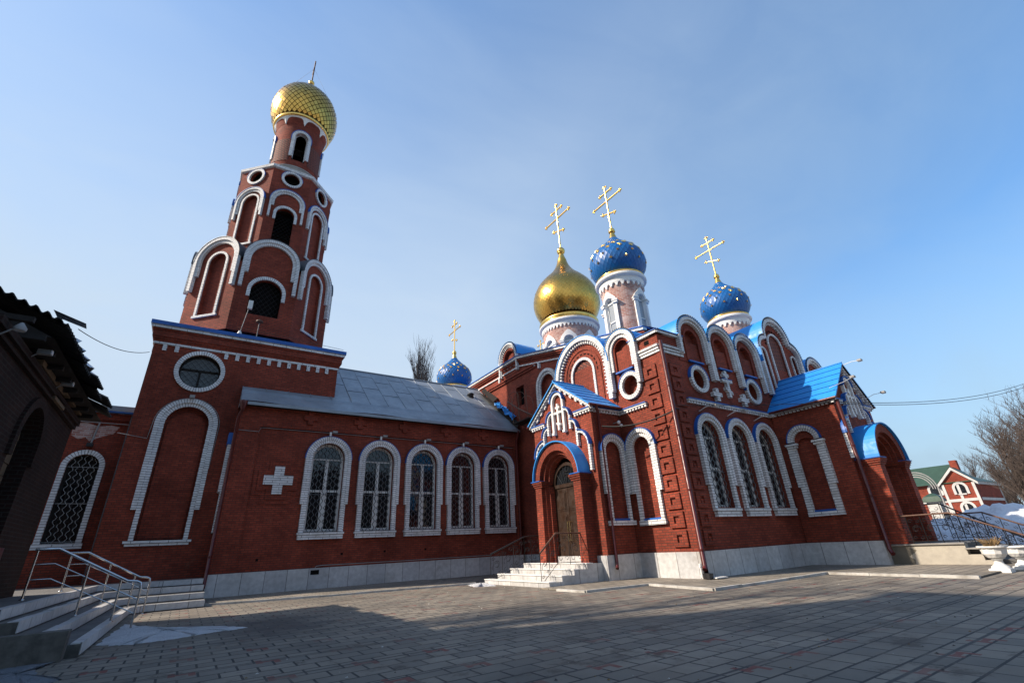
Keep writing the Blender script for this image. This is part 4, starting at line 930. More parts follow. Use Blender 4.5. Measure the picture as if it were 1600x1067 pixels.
def turret(c, z_roof, dr_r, z_corn, base_r, prof, m, crossp, gold_dome=False, nwin=8, wz=None, name="dome_turret", w0=0, wsize=(.26, .45)):
    nonl = thing
    d = MB(); drum_wall(d, c, dr_r, z_roof, z_corn - .28, "pink_brick", [w0 + 360 / nwin * k for k in range(nwin)], wsize[0] + .02, wz[0], wz[1])
    tur = d.build(name, church)
    b = MB(); R_ = base_r
    b.lathe(c, [(dr_r + .1, z_corn - .3), (dr_r + .12, z_corn - .02), (R_ - .04, z_corn), (R_, z_corn + .05), (R_, z_corn + .14), (R_ - .06, z_corn + .16), (R_ - .06, z_corn + .22), (R_ - .2, z_corn + .25)], "white_paint", 56, smooth=False)
    scallop_band(b, c, dr_r, z_corn - .52, z_corn - .28, int(2 * pi * dr_r / .3)); b.build("cornice", tur)
    for k in range(nwin):
        wnd, fr_, pts = drum_window(tur, c, dr_r, w0 + 360 / nwin * k, wz[0], wz[1], wsize[0], wsize[1])
        p = MB(); slab(p, fr_, pts, [], -.06, -.03, "pale_glass", sides=False); ri = wsize[0]
        archband(p, fr_, 0, wz[1], ri - .06, ri + .02, wz[0], -.03, .02, "white_paint"); fbox(p, fr_, -ri, ri, wz[1] - .06, wz[1] + .01, -.03, .02, "white_paint"); fbox(p, fr_, -ri, ri, wz[0] + (wz[1] - wz[0]) * .45, wz[0] + (wz[1] - wz[0]) * .45 + .06, -.03, .02, "white_paint"); 
        # pane and its glazing bars sit under the window of the drum
        p.build("pane", tur)
    b = MB(); b.lathe(c, [(R_ - .2, z_corn + .24), (R_ - .1, z_corn + .26), (R_ - .08, z_corn + .34), (R_ - .14, z_corn + .38), (R_ - .25, z_corn + .4)], "gold", 56)
    if gold_dome: b.lathe(c, [(R_ - .1, z_corn + .36), (R_ - .04, z_corn + .5), (R_ - .1, z_corn + .62), (R_ - .22, z_corn + .66)], "gold", 56)
    b.build("gilt_ring", tur)
    pr = catmull(prof[:-4] if False else prof, 5); dm = MB()
    if gold_dome: scale_dome(dm, c, pr, 52, "gold_tile", tilt=.03, shrink=.985, lift=.006, aspect=1.0)
    else: scale_dome(dm, c, pr, 36, "blue_paint2", tilt=.012, shrink=.955, lift=.008, aspect=1.5, seam="blue_trim")
    dome = dm.build("onion_dome", tur)
    if not gold_dome:
        st_ = MB(); acc = arclen(pr); tot = acc[-1]
        for ri_, fz in enumerate((.22, .34, .46, .56, .66)):
            s = tot * fz; r, z = prof_at(pr, acc, s); r2, z2 = prof_at(pr, acc, s + .05); r1, z1 = prof_at(pr, acc, s - .05); n_ = 14 if ri_ > 1 else 12
            for k in range(n_):
                a = 2 * pi * (k + .5 * (ri_ % 2)) / n_; tan = Vector(((r2 - r1) * cos(a), (r2 - r1) * sin(a), z2 - z1)); nor = Vector((cos(a) * (z2 - z1), sin(a) * (z2 - z1), -(r2 - r1)))
                star(st_, Vector((c[0] + r * cos(a), c[1] + r * sin(a), z)), nor, tan.normalized(), .17 if ri_ in (2, 3) else .1)
        st_.build("gold_stars", tur)
    zt_, r_t, zb_, rb_ = crossp["neck"]
    b = MB(); b.lathe(c, [(r_t, zt_), (rb_, zb_)], "gold", 24); b.sphere((c[0], c[1], zb_ + crossp["ball"] * .6), crossp["ball"], "gold", 20); b.lathe(c, [(rb_ * 1.6, zb_ - .02), (rb_ * 1.9, zb_ + .02), (rb_ * 1.5, zb_ + .06)], "gold", 20); b.build("finial", tur)
    cross_part(tur, c, *crossp["bars"])
    return tur
painted("blue_paint2", (.006, .115, .36), .4, .25, scale=2.5, bs=.05)
bprof = [(1.2, 14.93), (1.38, 15.15), (1.56, 15.5), (1.61, 15.85), (1.54, 16.25), (1.28, 16.7), (.92, 17.05), (.58, 17.38), (.36, 17.62), (.25, 17.8)]
bcr = dict(neck=(17.78, .25, 18.3, .11), ball=.19, bars=(18.4, 21.85, 20.7, 1.18, 21.35, .5, 19.72, .5, .052))
for c in ((18.0, 15.0), (28.5, 15.0), (18.0, 36.1), (28.5, 36.1)):
    turret(c, 8.8 if c[1] < 20 else 11.5, 1.15, 14.5, 1.44, bprof, "blue", bcr, nwin=4, wz=(11.0, 13.1), w0=0, wsize=(.28, .46))
gprof = [(2.2, 18.2), (2.45, 18.6), (2.72, 19.25), (2.81, 19.95), (2.66, 20.75), (2.26, 21.55), (1.72, 22.2), (1.18, 22.75), (.74, 23.35), (.48, 23.95), (.38, 24.4)]
turret((23.3, 25.5), 12.5, 2.2, 17.35, 2.5, gprof, "gold", dict(neck=(24.35, .38, 25.1, .17), ball=.37, bars=(25.6, 30.6, 29.0, 1.7, 29.95, .75, 27.55, .7, .075)), gold_dome=True, nwin=8, wz=(13.6, 15.6), w0=0, wsize=(.4, .66))
# ================================================================== PORCHES
def porch(fr, c, half, back, zeave, zapex, plat, portal_d, nm, door_m, side_arch=None, pipe=True, band_w=.1):
    """gabled porch: fr is the plane of its front, c the middle, back how deep it runs to the church"""
    base = fr.P(c, 0, -back / 2)
    P_ = MB(); ho = half + .02
    slab(P_, fr, [(c - half, .8), (c + half, .8), (c + half, 6.3), (c, zapex - .12), (c - half, 6.3)], [arch(c, .98, plat, 3.75)], -.3, 0, "red_brick")
    prc = None
    for sg in (-1, 1):
        sd = Fr(Vector(fr.P(c + sg * half, 0, 0)), tuple(-fr.n * sg * -1 if sg < 0 else -fr.n), tuple(fr.u * sg))
        sd.u = -fr.n   # runs back from the front
        hl = [arch(back * .58, .42, 1.98, 4.55)] if True else []
        slab(P_, sd, rect(.3, back, .8, 6.35), hl, -.3, 0, "red_brick"); slab(P_, sd, arch(back * .58, .5, 1.9, 4.55), [], -.26, -.12, "red_brick", sides=False)
        fbox(P_, sd, 0, .16, .85, 6.1, 0, .05, "red_brick")
    wall = P_.build("porch", church)
    b = MB(); slab(b, fr, rect(c - half - .06, c + half + .06, 0, .85), [], -.1, .07, "marble")
    for sg in (-1, 1):
        sd = Fr(Vector(fr.P(c + sg * half, 0, 0)), tuple(-fr.n), tuple(fr.u * sg)); slab(b, sd, rect(0, back, 0, .85), [], -.1, .07, "marble")
    b.build("plinth", wall)
    # side blind arches
    for sg in (-1, 1):
        sd = Fr(Vector(fr.P(c + sg * half, 0, 0)), tuple(-fr.n), tuple(fr.u * sg)); cc = back * .58; b = MB()
        if side_arch == "capital":
            archband(b, sd, cc, 4.85, .42, .52, None, 0, .1, "white_brick"); archband(b, sd, cc, 4.85, .52, .66, None, 0, .15, "white_brick")
            for s2 in (-1, 1):
                e = cc + s2 * .55
                fbox(b, sd, e - .13, e + .13, 2.0, 4.6, 0, .1, "white_brick"); u0, u1 = sorted((cc + s2 * .55, cc + s2 * .76)); fbox(b, sd, u0, u1, 3.0, 4.6, 0, .13, "white_brick")
                for k in range(2): fbox(b, sd, e - .2 - .04 * k, e + .2 + .04 * k, 4.6 + .1 * k, 4.69 + .1 * k, 0, .16 + .04 * k, "white_brick")
        else:
            archband(b, sd, cc, 4.55, .42, .56, 1.95, 0, .1, "white_brick"); archband(b, sd, cc, 4.55, .56, .7, 2.95, 0, .16, "white_brick")
        fbox(b, sd, cc - .68, cc + .68, 1.83, 1.99, 0, .14, "white_brick"); na = b.build("blind_arch", wall)
        b = MB(); zz, rr_ = (4.85, .66) if side_arch == "capital" else (4.55, .7)
        hood(b, sd, cc, zz, rr_, 0, .18); fbox(b, sd, cc - .44, cc + .44, 1.995, 2.07, -.14, .07, "blue_trim")
        h_ = b.build("arch_hood", wall)
    # belts and gable trim
    b = MB(); belt(b, fr, c - half - .1, c - 1.02); belt(b, fr, c + 1.02, c + half + .1)
    for sg in (-1, 1):
        sd = Fr(Vector(fr.P(c + sg * half, 0, 0)), tuple(-fr.n), tuple(fr.u * sg)); belt(b, sd, 0, back)
    sl = (zapex - zeave) / (half + .22)
    for sg in (-1, 1):
        def rk(a, o0, o1, d0, d1, m, b_=None):
            b1 = b_ if b_ is not None else half + .2
            pts = [(c + sg * a, zapex - sl * a - o1), (c + sg * b1, zapex - sl * b1 - o1), (c + sg * b1, zapex - sl * b1 - o0), (c + sg * a, zapex - sl * a - o0)]
            slab(b, fr, pts if sg < 0 else pts[::-1], [], d0, d1, m)
        rk(0, .07, .19, 0, .17, "white_brick"); rk(0, .19, .25, 0, .1, "white_brick")
        for a in frange(.25, half - .05, .3): rk(a - .06, .25, .36, 0, .09, "white_brick", a + .06)
    b.build("gable_trim", wall)
    # stepped chain of little arches over the portal
    b = MB(); hd = MB(); D0, D1 = 0, .13
    archband(b, fr, c, 7.05, .3, .42, 5.68, D0, D1, "white_paint"); hood(hd, fr, c, 7.05, .42, D0, D1 + .06, t=.04)
    fbox(b, fr, c - .44, c - .28, 5.62, 5.72, D0, D1 + .03, "white_paint"); fbox(b, fr, c + .28, c + .44, 5.62, 5.72, D0, D1 + .03, "white_paint")
    for sg in (-1, 1):
        for u0, u1, zt_, zb_ in ((.42, .80, 6.66, 5.68), (.78, 1.17, 6.06, 4.9), (1.15, 1.80, 5.52, 3.85)):
            rw = u1 - u0; rz = rw * 1.05; I = []; O = []; HO = []; S = []; t_ = .11
            for k in range(11):
                a = pi / 2 * k / 10; O.append((c + sg * (u0 + rw * sin(a)), zt_ - rz + rz * cos(a))); I.append((c + sg * (u0 + (rw - t_) * sin(a)), zt_ - rz + (rz - t_) * cos(a))); HO.append((c + sg * (u0 + (rw + .035) * sin(a)), zt_ - rz + (rz + .035) * cos(a))); S.append(k * .05)
            O2 = list(O); O.append((c + sg * u1, zb_)); I.append((c + sg * (u1 - t_), zb_)); S.append(S[-1] + zt_ - rz - zb_)
            band(b, fr, I, O, S, D0, D1, "white_brick"); band(hd, fr, O2, HO, S[:11], D0, D1 + .06, "blue_trim")
    b.build("arch_chain", wall); hd.build("hood", wall)
    b = MB(); bar_cross(b, fr, c, 5.78, 6.95, [(6.78, .13, 0), (6.55, .36 if False else .27, 0), (6.05, .13, -.04)], .1, 0, .12, "white_paint"); b.build("orthodox_cross", wall)
    # portal: recessed orders on piers, with a broad brick arch and blue hood
    b = MB(); pd = portal_d; zs = 3.75
    archband(b, fr, c, zs, 1.12, 1.46, None, -.05, pd, "red_brick", n=30); archband(b, fr, c, zs, .98, 1.12, None, -.1, pd - .16, "red_brick", n=30); archband(b, fr, c, zs, .86, .98, None, -.1, pd - .32, "red_brick", n=30)
    for sg in (-1, 1):
        for a0, a1, d in ((1.04, 1.46, pd), (.96, 1.12, pd - .16), (.86, .98, pd - .32)):
            u0, u1 = sorted((c + sg * a0, c + sg * a1)); fbox(b, fr, u0, u1, plat - .02, zs - .22, -.1, d, "red_brick")
        for k in range(3):
            e = .03 + .035 * k; u0, u1 = sorted((c + sg * (.98 - e), c + sg * (1.46 + e))); fbox(b, fr, u0, u1, zs - .24 + .08 * k, zs - .163 + .08 * k, -.02, pd + e, "red_brick")
        u0, u1 = sorted((c + sg * .96, c + sg * 1.58))
    b.build("portal", wall)
    b = MB(); archband(b, fr, c, zs, 1.465, 1.51, None, 0, pd + .1, "blue_paint", n=30)
    for sg in (-1, 1): u0, u1 = sorted((c + sg * 1.0, c + sg * 1.6)); fbox(b, fr, u0, u1, zs + .003, zs + .04, 0, pd + .13, "blue_trim")
    b.build("portal_hood", wall)
    # door leaves and fanlight
    dz = -.12; b = MB()
    for sg in (-1, 1):
        u0, u1 = sorted((c + sg * .008, c + sg * .86)); fbox(b, fr, u0, u1, plat, zs - .32, dz, dz + .07, door_m)
        for z0, z1 in ((plat + .15, plat + .75), (plat + .9, plat + 1.75), (plat + 1.9, zs - .45)):
            a0, a1 = sorted((c + sg * .14, c + sg * .74)); fbox(b, fr, a0, a1, z0, z1, dz + .07, dz + .085, door_m); fbox(b, fr, a0 + .06, a1 - .06, z0 + .07, z1 - .07, dz + .085, dz + .1, door_m)
    archband(b, fr, c, zs - .2, .74, .87, None, dz, dz + .1, door_m); fbox(b, fr, c - .87, c + .87, zs - .32, zs - .18, dz, dz + .11, door_m)
    b.build("door", wall)
    b = MB(); slab(b, fr, [(c + .8 * cos(pi * k / 20), zs - .2 + .8 * sin(pi * k / 20)) for k in range(21)], [], dz, dz + .03, "glass", back=False)
    for k in range(-3, 4):
        if k: b.tube([fr.P(c + .1 * k, zs - .18, dz + .06), fr.P(c + .2 * k, zs - .18 + sqrt(max(.01, .72 ** 2 - (.2 * k) ** 2)), dz + .06)], .011, "dark_iron", 4)
    b.tube([fr.P(c + .32 * cos(pi * k / 12), zs - .1 + .3 * sin(pi * k / 12), dz + .06) for k in range(13)], .011, "dark_iron", 4)
    b.tube([fr.P(c, zs - .2, dz + .06), fr.P(c, zs + .55, dz + .06)], .018, "dark_iron", 4); b.tube([fr.P(c - .13, zs + .3, dz + .06), fr.P(c + .13, zs + .3, dz + .06)], .016, "dark_iron", 4)
    b.build("fanlight", wall)
    for sg in (-1, 1):
        b = MB(); b.tube([fr.P(c + sg * .07, plat + .75, dz + .17), fr.P(c + sg * .07, plat + 1.5, dz + .17)], .02, "brass", 8)
        for z in (plat + .78, plat + 1.47): b.tube([fr.P(c + sg * .07, z, dz + .06), fr.P(c + sg * .07, z, dz + .17)], .016, "brass", 6)
        b.build("door_handle", wall)
    # roof: two blue slopes with seams
    b = MB(); ov = .24; bk_ = -back - .02
    for sg in (-1, 1):
        a = half + .24; ze = zapex - sl * a
        p = [fr.P(c, zapex, ov), fr.P(c + sg * a, ze, ov), fr.P(c + sg * a, ze, bk_), fr.P(c, zapex, bk_)]; b.face(p, "blue_paint")
        q = [fr.P(c, zapex - .07, ov), fr.P(c + sg * a, ze - .07, ov), fr.P(c + sg * a, ze - .07, bk_), fr.P(c, zapex - .07, bk_)]; b.face(q, "dark_wood")
        b.face([p[0], p[1], q[1], q[0]], "blue_paint"); b.face([p[1], p[2], q[2], q[1]], "maroon_paint")
        for k in range(1, 6): t = k / 6; b.tube([fr.P(c + sg * a * t, zapex - sl * a * t + .012, ov), fr.P(c + sg * a * t, zapex - sl * a * t + .012, bk_)], .014, "blue_trim", 4)
        b.tube([fr.P(c + sg * (a + .02), ze - .05, ov), fr.P(c + sg * (a + .02), ze - .05, bk_)], .055, "maroon_paint", 8)
    b.tube([fr.P(c, zapex + .02, ov), fr.P(c, zapex + .02, bk_)], .035, "blue_paint", 6)
    b.build("roof", wall)
    return wall, zapex - sl * (half + .24)
F1 = left(12.65); p1, ze1 = porch(F1, -15.08, 1.9, 1.62, 6.42, 7.98, .62, .5, "west", "wood_door", None)
F2 = front(7.9); p2, ze2 = porch(F2, 23.15, 1.66, 2.66, 6.35, 8.12, .7, .75, "south", "pale_wood_door", "capital")
downpipe(church, [(12.75, 12.9, 6.3), (12.9, 12.98, 6.1), (12.97, 13.06, 5.85), (12.97, 13.06, .6), (12.85, 12.95, .42)], .06)
downpipe(church, [(14.28, 10.42, 8.5), (14.28, 10.42, .45), (14.15, 10.35, .32)], .075)
downpipe(church, [(21.42, 7.72, 6.2), (21.42, 7.72, .55), (21.3, 7.62, .4)], .075)
b = MB(); b.tube([(14.16, 10.5, .5), (14.16, 10.5, .1)], .045, "white_paint", 8); b.tube([(14.0 + .12 * cos(a), 10.36, .2 + .22 * sin(a)) for a in [pi * k / 10 for k in range(11)]], .008, "dark_iron", 4); b.build("standpipe", church)
b = MB(); prism(b, [(14.2, 10.0), (14.7, 9.95), (14.75, 10.25), (14.25, 10.35)], .07, .1, "white_paint"); b.box(14.05, 14.25, 10.15, 10.4, .06, .22, "dark_iron"); tag(b.build("drain_cover"), "small iron drain and white splash plate at the church corner downpipe", "drain")
# ================================================================== STEPS
def stairs_x(nm, label, xs, zs, y0, y1, back, m="concrete", tile="marble", slant=.0):
    t = thing(nm, label, "steps", ((xs[0] + back) / 2, (y0 + y1) / 2, 0))
    for i, (x, z) in enumerate(zip(xs, zs)):
        b = MB(); yy1 = y1 + slant * (len(xs) - i)
        prism(b, [(x, y0 - .16 * (len(xs) - 1 - i) * 0), (x, yy1), (back, y1 + .01 * i), (back, y0)], 0 if i == 0 else zs[i - 1] + .001, z, tile, m)
        b.box(x - .025, x + .28, y0 - .01, yy1 + .01, z, z + .028, "white_paint")
        b.build("step" if i < len(xs) - 1 else "landing", t)
    return t
stairs_x("entrance_steps", "white tiled steps up to the brown double door of the side porch", [10.15, 10.7, 11.25, 11.85], [.155, .31, .465, .62], 13.4, 17.2, 12.66, slant=.1)
# south porch stair with plastered cheek wall: descends towards -y
t = thing("entrance_steps", "broad outdoor steps with a peeling plastered cheek wall before the right porch", "steps", (23.2, 6.5, 0))
b = MB(); slab(b, left(21.7), [(-7.9, 0), (-4.95, 0), (-4.95, .17), (-5.3, .17), (-5.3, .34), (-5.66, .34), (-5.66, .5), (-5.66, .66), (-7.9, .66)][::-1], [], -.3, 0, "plaster")
b.build("cheek_wall", t)
b = MB(); pts = [(-7.88, .02), (-7.2, .05), (-7.15, .2), (-7.3, .3), (-7.1, .42), (-7.02, .5), (-7.25, .6), (-7.1, .63), (-7.88, .63)]; slab(b, left(21.7), pts, [], 0, .006, "wet_plaster"); b.build("damp_patch", t)
b = MB(); fbox(b, left(21.68), -7.9, -5.64, .66, .7, -.4, .04, "concrete"); fbox(b, left(21.68), -5.68, -5.28, .5, .54, -.4, .04, "concrete"); fbox(b, left(21.68), -5.32, -4.93, .34, .375, -.4, .04, "concrete"); b.build("coping", t)
b = MB(); b.box(22.0, 25.6, 5.66, 7.89, 0, .69, "step_stone"); b.build("landing", t)
for k, (y, z) in enumerate(((5.3, .52), (4.95, .35), (4.6, .18))): 
    b = MB(); b.box(22.0, 25.6, y, 5.659, z - .17 if k < 2 else 0, z, "step_stone"); b.build("step", t)
# bell tower terrace and L shaped steps
t = thing("terrace_steps", "L shaped stone steps with worn white edges below the bell tower", "steps", (-1.6, 19, 0))
lv = [(-1.13, 19.55, .19), (-1.58, 20.5, .38), (-2.03, 21.45, .57), (-2.32, 22.4, .76)]
for i, (x, y, z) in enumerate(lv):
    b = MB(); z0 = 0.002 if i == 0 else lv[i - 1][2] + .001
    poly = [(-7.0, 11.3 + .15 * i), (x, 11.3 + .15 * i), (x + .1, y - .35), (x + .45, y), (.86 - .02 * i, y), (.86 - .02 * i, 25.0), (-7.0, 25.0)]
    prism(b, poly, z0, z, "rubble" if i < 4 else "concrete", "step_stone")
    wd = .12; b_ = [(x, 11.3 + .15 * i), (x + .1, y - .35), (x + .45, y), (.86 - .02 * i, y)]
    for a, c in zip(b_, b_[1:]):
        a, c = Vector((*a, 0)), Vector((*c, 0)); d = (c - a).normalized(); nr = Vector((d.y, -d.x, 0)) * .015; L = (c - a).length; n_ = max(1, int(L / 1.1))
        for q in range(n_):
            s0, s1 = a + d * (L * q / n_ + .004), a + d * (L * (q + 1) / n_ - .004); j = random.uniform(-.008, .008)
            prism(b, [(s0 + nr)[:2], (s1 + nr)[:2], (s1 - nr * 9)[:2], (s0 - nr * 9)[:2]], z0 + .03, z + .012 + j, "marble")
    b.build("step" if i < 3 else "landing", t)
b = MB(); b.box(-7.0, -1.3, 11.0, 11.295, 0, .42, "rubble"); b.build("cheek_wall", t)
# ================================================================== RAILINGS
def steel_rail(y, label):
    t = thing("steel_railing", label, "railing", (-1.4, y, 0))
    top = [(-2.75, y, 1.74), (-2.35, y, 1.74), (-.98, y, 1.0), (-.8, y, .98)]
    b = MB(); b.tube(top + [(-.72, y, .94), (-.70, y, .82)], .028, "steel", 10); b.build("handrail", t)
    for x, zb, zt_ in ((-2.7, .76, 1.74), (-1.75, .38, 1.42), (-1.1, .19, 1.07), (-.70, 0, .86)):
        b = MB(); b.tube([(x, y, zb), (x, y, zt_)], .022, "steel", 8); b.lathe((x, y), [(.05, zb), (.05, zb + .015), (.024, zb + .02)], "steel", 10); b.build("post", t)
    for k in (.3, .6):
        b = MB(); b.tube([(-2.7, y, 1.74 - k), (-2.35, y, 1.74 - k), (-.72, y, .9 - k if k < .5 else .92 - k)], .012, "steel", 6); b.build("crossbar", t)
steel_rail(15.0, "tubular steel railing on the terrace steps, the one nearer the dark eaves house")
steel_rail(19.2, "tubular steel railing on the terrace steps, the shorter looking one by the bell tower wall")
def scroll_rail(nm, label, path, zt_, cap_m, seg=.55, h=.82, cat="railing"):
    """wrought iron railing: flat handrail, square bars with C scrolls between, along a sloped path"""
    t = thing(nm, label, cat, path[0][:2] + (path[0][2],))
    pv = [Vector(p) for p in path]
    b = MB(); b.tube([p + Vector((0, 0, h)) for p in pv], .032, cap_m, 6); b.build("handrail", t)
    sc_ = MB(); bt = MB()
    for a, c in zip(pv, pv[1:]):
        L = (c - a).length; n_ = max(1, round(L / seg)); hd_ = (c - a) / n_; hx = Vector((hd_.x, hd_.y, 0)).normalized(); slope = hd_.z / max(1e-6, Vector((hd_.x, hd_.y)).length)
        for k in range(n_ + 1):
            p = a + hd_ * k; b = MB(); b.tube([p, p + Vector((0, 0, h))], .014, "dark_iron", 4); b.build("baluster", t)
            if k == n_: break
            w_ = Vector((hd_.x, hd_.y)).length
            def at(u, z): return p + hx * u + Vector((0, 0, z + slope * u))
            for cu, cz_, r_, a0, a1 in ((w_ * .5, h * .5, w_ * .36, -.5, 1.4 * pi), (w_ * .5, h * .5, w_ * .2, .6, 1.9 * pi), (w_ * .25, h * .8, w_ * .16, 0, 1.7 * pi), (w_ * .75, h * .22, w_ * .16, pi, 2.6 * pi), (w_ * .78, h * .8, w_ * .13, pi, 2.6 * pi), (w_ * .22, h * .2, w_ * .13, 0, 1.7 * pi)):
                sc_.tube([at(cu + r_ * (1 - .035 * q) * cos(a0 + (a1 - a0) * q / 14), cz_ + r_ * (1 - .035 * q) * sin(a0 + (a1 - a0) * q / 14)) for q in range(15)], .009, "dark_iron", 4)
        bt.tube([a + Vector((0, 0, .06)), c + Vector((0, 0, .06))], .011, "dark_iron", 4)
    bt.build("bottom_rail", t); sc_.build("scrollwork", t)
    return t
scroll_rail("iron_railing", "black wrought iron railing on the hall side of the white porch steps", [(13.3, 17.2, .62), (12.2, 17.2, .65), (11.85, 17.2, .62), (10.2, 17.2, .04)], 0, "dark_iron", seg=.5, h=1.02)
scroll_rail("iron_railing", "reddish iron handrail down the middle of the white porch steps", [(12.15, 13.95, .62), (11.0, 13.95, .64), (10.25, 13.95, .02)], 0, "rusty_iron", seg=.5, h=1.02)
scroll_rail("iron_railing", "rust brown handrail over scrolled ironwork on the plastered cheek wall", [(21.72, 7.85, .7), (21.72, 5.75, .72), (21.72, 3.0, -.62)], 0, "rusty_iron", seg=.42, h=.92)
scroll_rail("iron_railing", "rust brown scrolled railing on the far edge of the right porch steps, by the snow", [(25.5, 6.9, .72), (25.5, 5.75, .72), (25.5, 3.2, -.62)], 0, "rusty_iron", seg=.45, h=.92)
scroll_rail("iron_railing", "plain black handrail down the middle of the right porch steps", [(27.0, 7.95, 1.2), (27.0, 7.35, 1.2), (27.0, 5.0, -.38)], 0, "dark_iron", seg=.6, h=.92)
# ================================================================== URNS
def urn(x, y, label, s=1.0, plant=True):
    t = thing("garden_urn", label, "urn", (x, y, 0))
    b = MB(); b.box(x - .24 * s, x + .24 * s, y - .24 * s, y + .24 * s, 0, .1 * s, "white_paint"); b.lathe((x, y), [(r * s, z * s) for r, z in [(.22, .1), (.2, .16), (.12, .22), (.1, .3), (.14, .36), (.2, .38)]], "white_paint", 24); b.build("pedestal", t)
    b = MB(); n_ = 24; rows = []
    for r, z in [(.08, .38), (.2, .4), (.27, .5), (.29, .62), (.31, .66), (.36, .68), (.36, .72), (.3, .72), (.27, .62)]:
        rows.append([(x + s * r * (1 + (.045 if .41 < z < .64 and k % 2 else 0)) * cos(2 * pi * k / n_), y + s * r * (1 + (.045 if .41 < z < .64 and k % 2 else 0)) * sin(2 * pi * k / n_), z * s) for k in range(n_)])
    b.grid(rows, "white_paint", closed=True, smooth=False); b.lathe((x, y), [(.001, .66 * s), (.28 * s, .66 * s)], "rubble", 16); b.build("bowl", t)
    if plant:
        b = MB()
        for k in range(60):
            a = random.uniform(0, 2 * pi); r = random.uniform(0, .16) * s; l_ = random.uniform(.15, .34); p0 = Vector((x + r * cos(a), y + r * sin(a), .66 * s)); dv = Vector((cos(a) * random.uniform(.1, .6), sin(a) * random.uniform(.1, .6), 1)).normalized(); b.tube([p0, p0 + dv * l_ * .6, p0 + dv * l_ + Vector((cos(a), sin(a), -.3)) * .05], .007, "dry_grass", 3, cap=False)
        b.build("dry_plant", t)
urn(19.15, 4.42, "white fluted urn with dry grass at the end of the plastered cheek wall", .93)
urn(20.3, 4.18, "white urn cut by the right frame edge, behind the one with dry grass", .85, plant=False)
# ================================================================== ANNEX and HOUSE
t = thing("annex", "low brick annex with a barred arched window left of the bell tower", "building", (-5.5, 27, 0))
f = front(25.2); b = MB(); slab(b, f, rect(-9, -2.9, 0, 7.2), [arch(-4.07, .52, 2.2, 5.05)], -.35, 0, "red_brick"); fbox(b, f, -9, -2.9, 7.0, 7.3, 0, .06, "red_brick"); slab(b, left(-9), rect(-31, -25.56, 0, 7.2), [], -.3, 0, "red_brick"); b.build("wall", t)
b = MB(); slab(b, f, [(-4.75, 6.3), (-4.5, 6.15), (-4.3, 6.25), (-4.15, 6.1), (-3.8, 6.3), (-3.45, 6.45), (-3.3, 6.75), (-3.6, 6.8), (-4.0, 6.72), (-4.4, 6.85), (-4.8, 6.8)][::-1], [], 0, .004, "pink_brick", back=False); b.build("efflorescence", t)
wd_ = MB(); archband(wd_, f, -4.07, 5.05, .5, .68, 2.22, 0, .1, "white_brick"); fbox(wd_, f, -4.8, -3.34, 2.02, 2.22, 0, .13, "white_brick"); wd_ = wd_.build("window", t)
b = MB(); slab(b, f, arch(-4.07, .55, 2.2, 5.05), [], -.3, -.24, "glass"); b.build("pane", wd_)
b = MB(); 
for u in (-4.33, -4.07, -3.81): fbox(b, f, u - .03, u + .03, 2.22, 5.4, -.235, -.19, "dark_wood")
for z in (3.0, 3.7, 4.4, 5.0): fbox(b, f, -4.56, -3.58, z - .025, z + .025, -.235, -.195, "dark_wood")
archband(b, f, -4.07, 5.05, .43, .52, 2.22, -.24, -.17, "dark_wood"); b.build("frame", wd_)
b = MB(); grille(b, f, -4.07, .49, 2.25, 5.05, -.06, step=.14, t=.011, m="cable_grey"); b.build("grille", wd_)
b = MB(); b.box(-9.1, -2.9, 24.95, 31, 7.31, 7.36, "blue_trim"); b.face([(-9.1, 24.95, 7.37), (-2.9, 24.95, 7.37), (-2.9, 31, 8.4), (-9.1, 31, 8.4)], "zinc"); fbox(b, f, -9.1, -2.9, 7.38, 7.6, .2, .24, "zinc"); b.build("roof", t)
b = MB(); b.tube([(-2.98, 25.1, 7.25), (-2.98, 25.1, .8)], .045, "dark_zinc", 8); b.build("downpipe", t)
b = MB(); b.tube([(-9, 25.12, 6.88), (-2.9, 25.12, 6.86)], .02, "cable_grey", 5); b.tube([(-3.98, 25.12, 6.86), (-4.05, 25.1, 5.95)], .035, "cable_grey", 6); b.box(-4.15, -3.95, 24.9, 25.15, 5.85, 5.98, "dark_iron"); b.build("lamp_bracket", t)
# old brick house with ragged corrugated eaves
t = thing("brick_house", "old soot dark brick house with ragged corrugated eaves and snow on top", "house", (-7, 14.5, 0))
f = right(-3.4); b = MB()
slab(b, f, rect(10.2, 17.85, .5, 5.25), [arch(14.25, .78, 1.2, 3.9, 16)], -.4, 0, "old_brick"); slab(b, front(10.2), rect(-14, -3.802, .5, 5.248), [], -.3, 0, "old_brick"); slab(b, Fr((0, 17.85, 0), (-1, 0, 0), (0, 1, 0)), rect(3.81, 14, .5, 5.25), [], -.3, 0, "old_brick")
archband(b, f, 14.25, 3.9, .78, 1.0, 3.5, 0, .07, "old_brick"); fbox(b, f, 10.2, 17.85, 5.0, 5.1, 0, .08, "old_brick"); fbox(b, f, 10.2, 17.85, 5.1, 5.25, 0, .14, "old_brick"); b.build("wall", t)
b = MB()
for k in range(14): fbox(b, f, 13.5, 15.0, 1.2 + .26 * k, 1.445 + .26 * k, -.36, -.3 + random.uniform(-.012, .012), "plank")
b.build("boarding", t)
b = MB(); b.box(-3.42, -3.2, 10.23, 17.8, 0, .55, "rubble"); b.box(-3.45, -2.95, 12.2, 13.6, .76, 1.75, "maroon_paint"); b.build("plinth", t)
b = MB()
for y0, y1, z in ((12.9, 15.2, 5.28), (15.0, 17.7, 5.38), (14.6, 15.7, 5.02)): b.box(-3.395, -3.26, y0, y1, z, z + .12, "plank")
b.build("board", t)
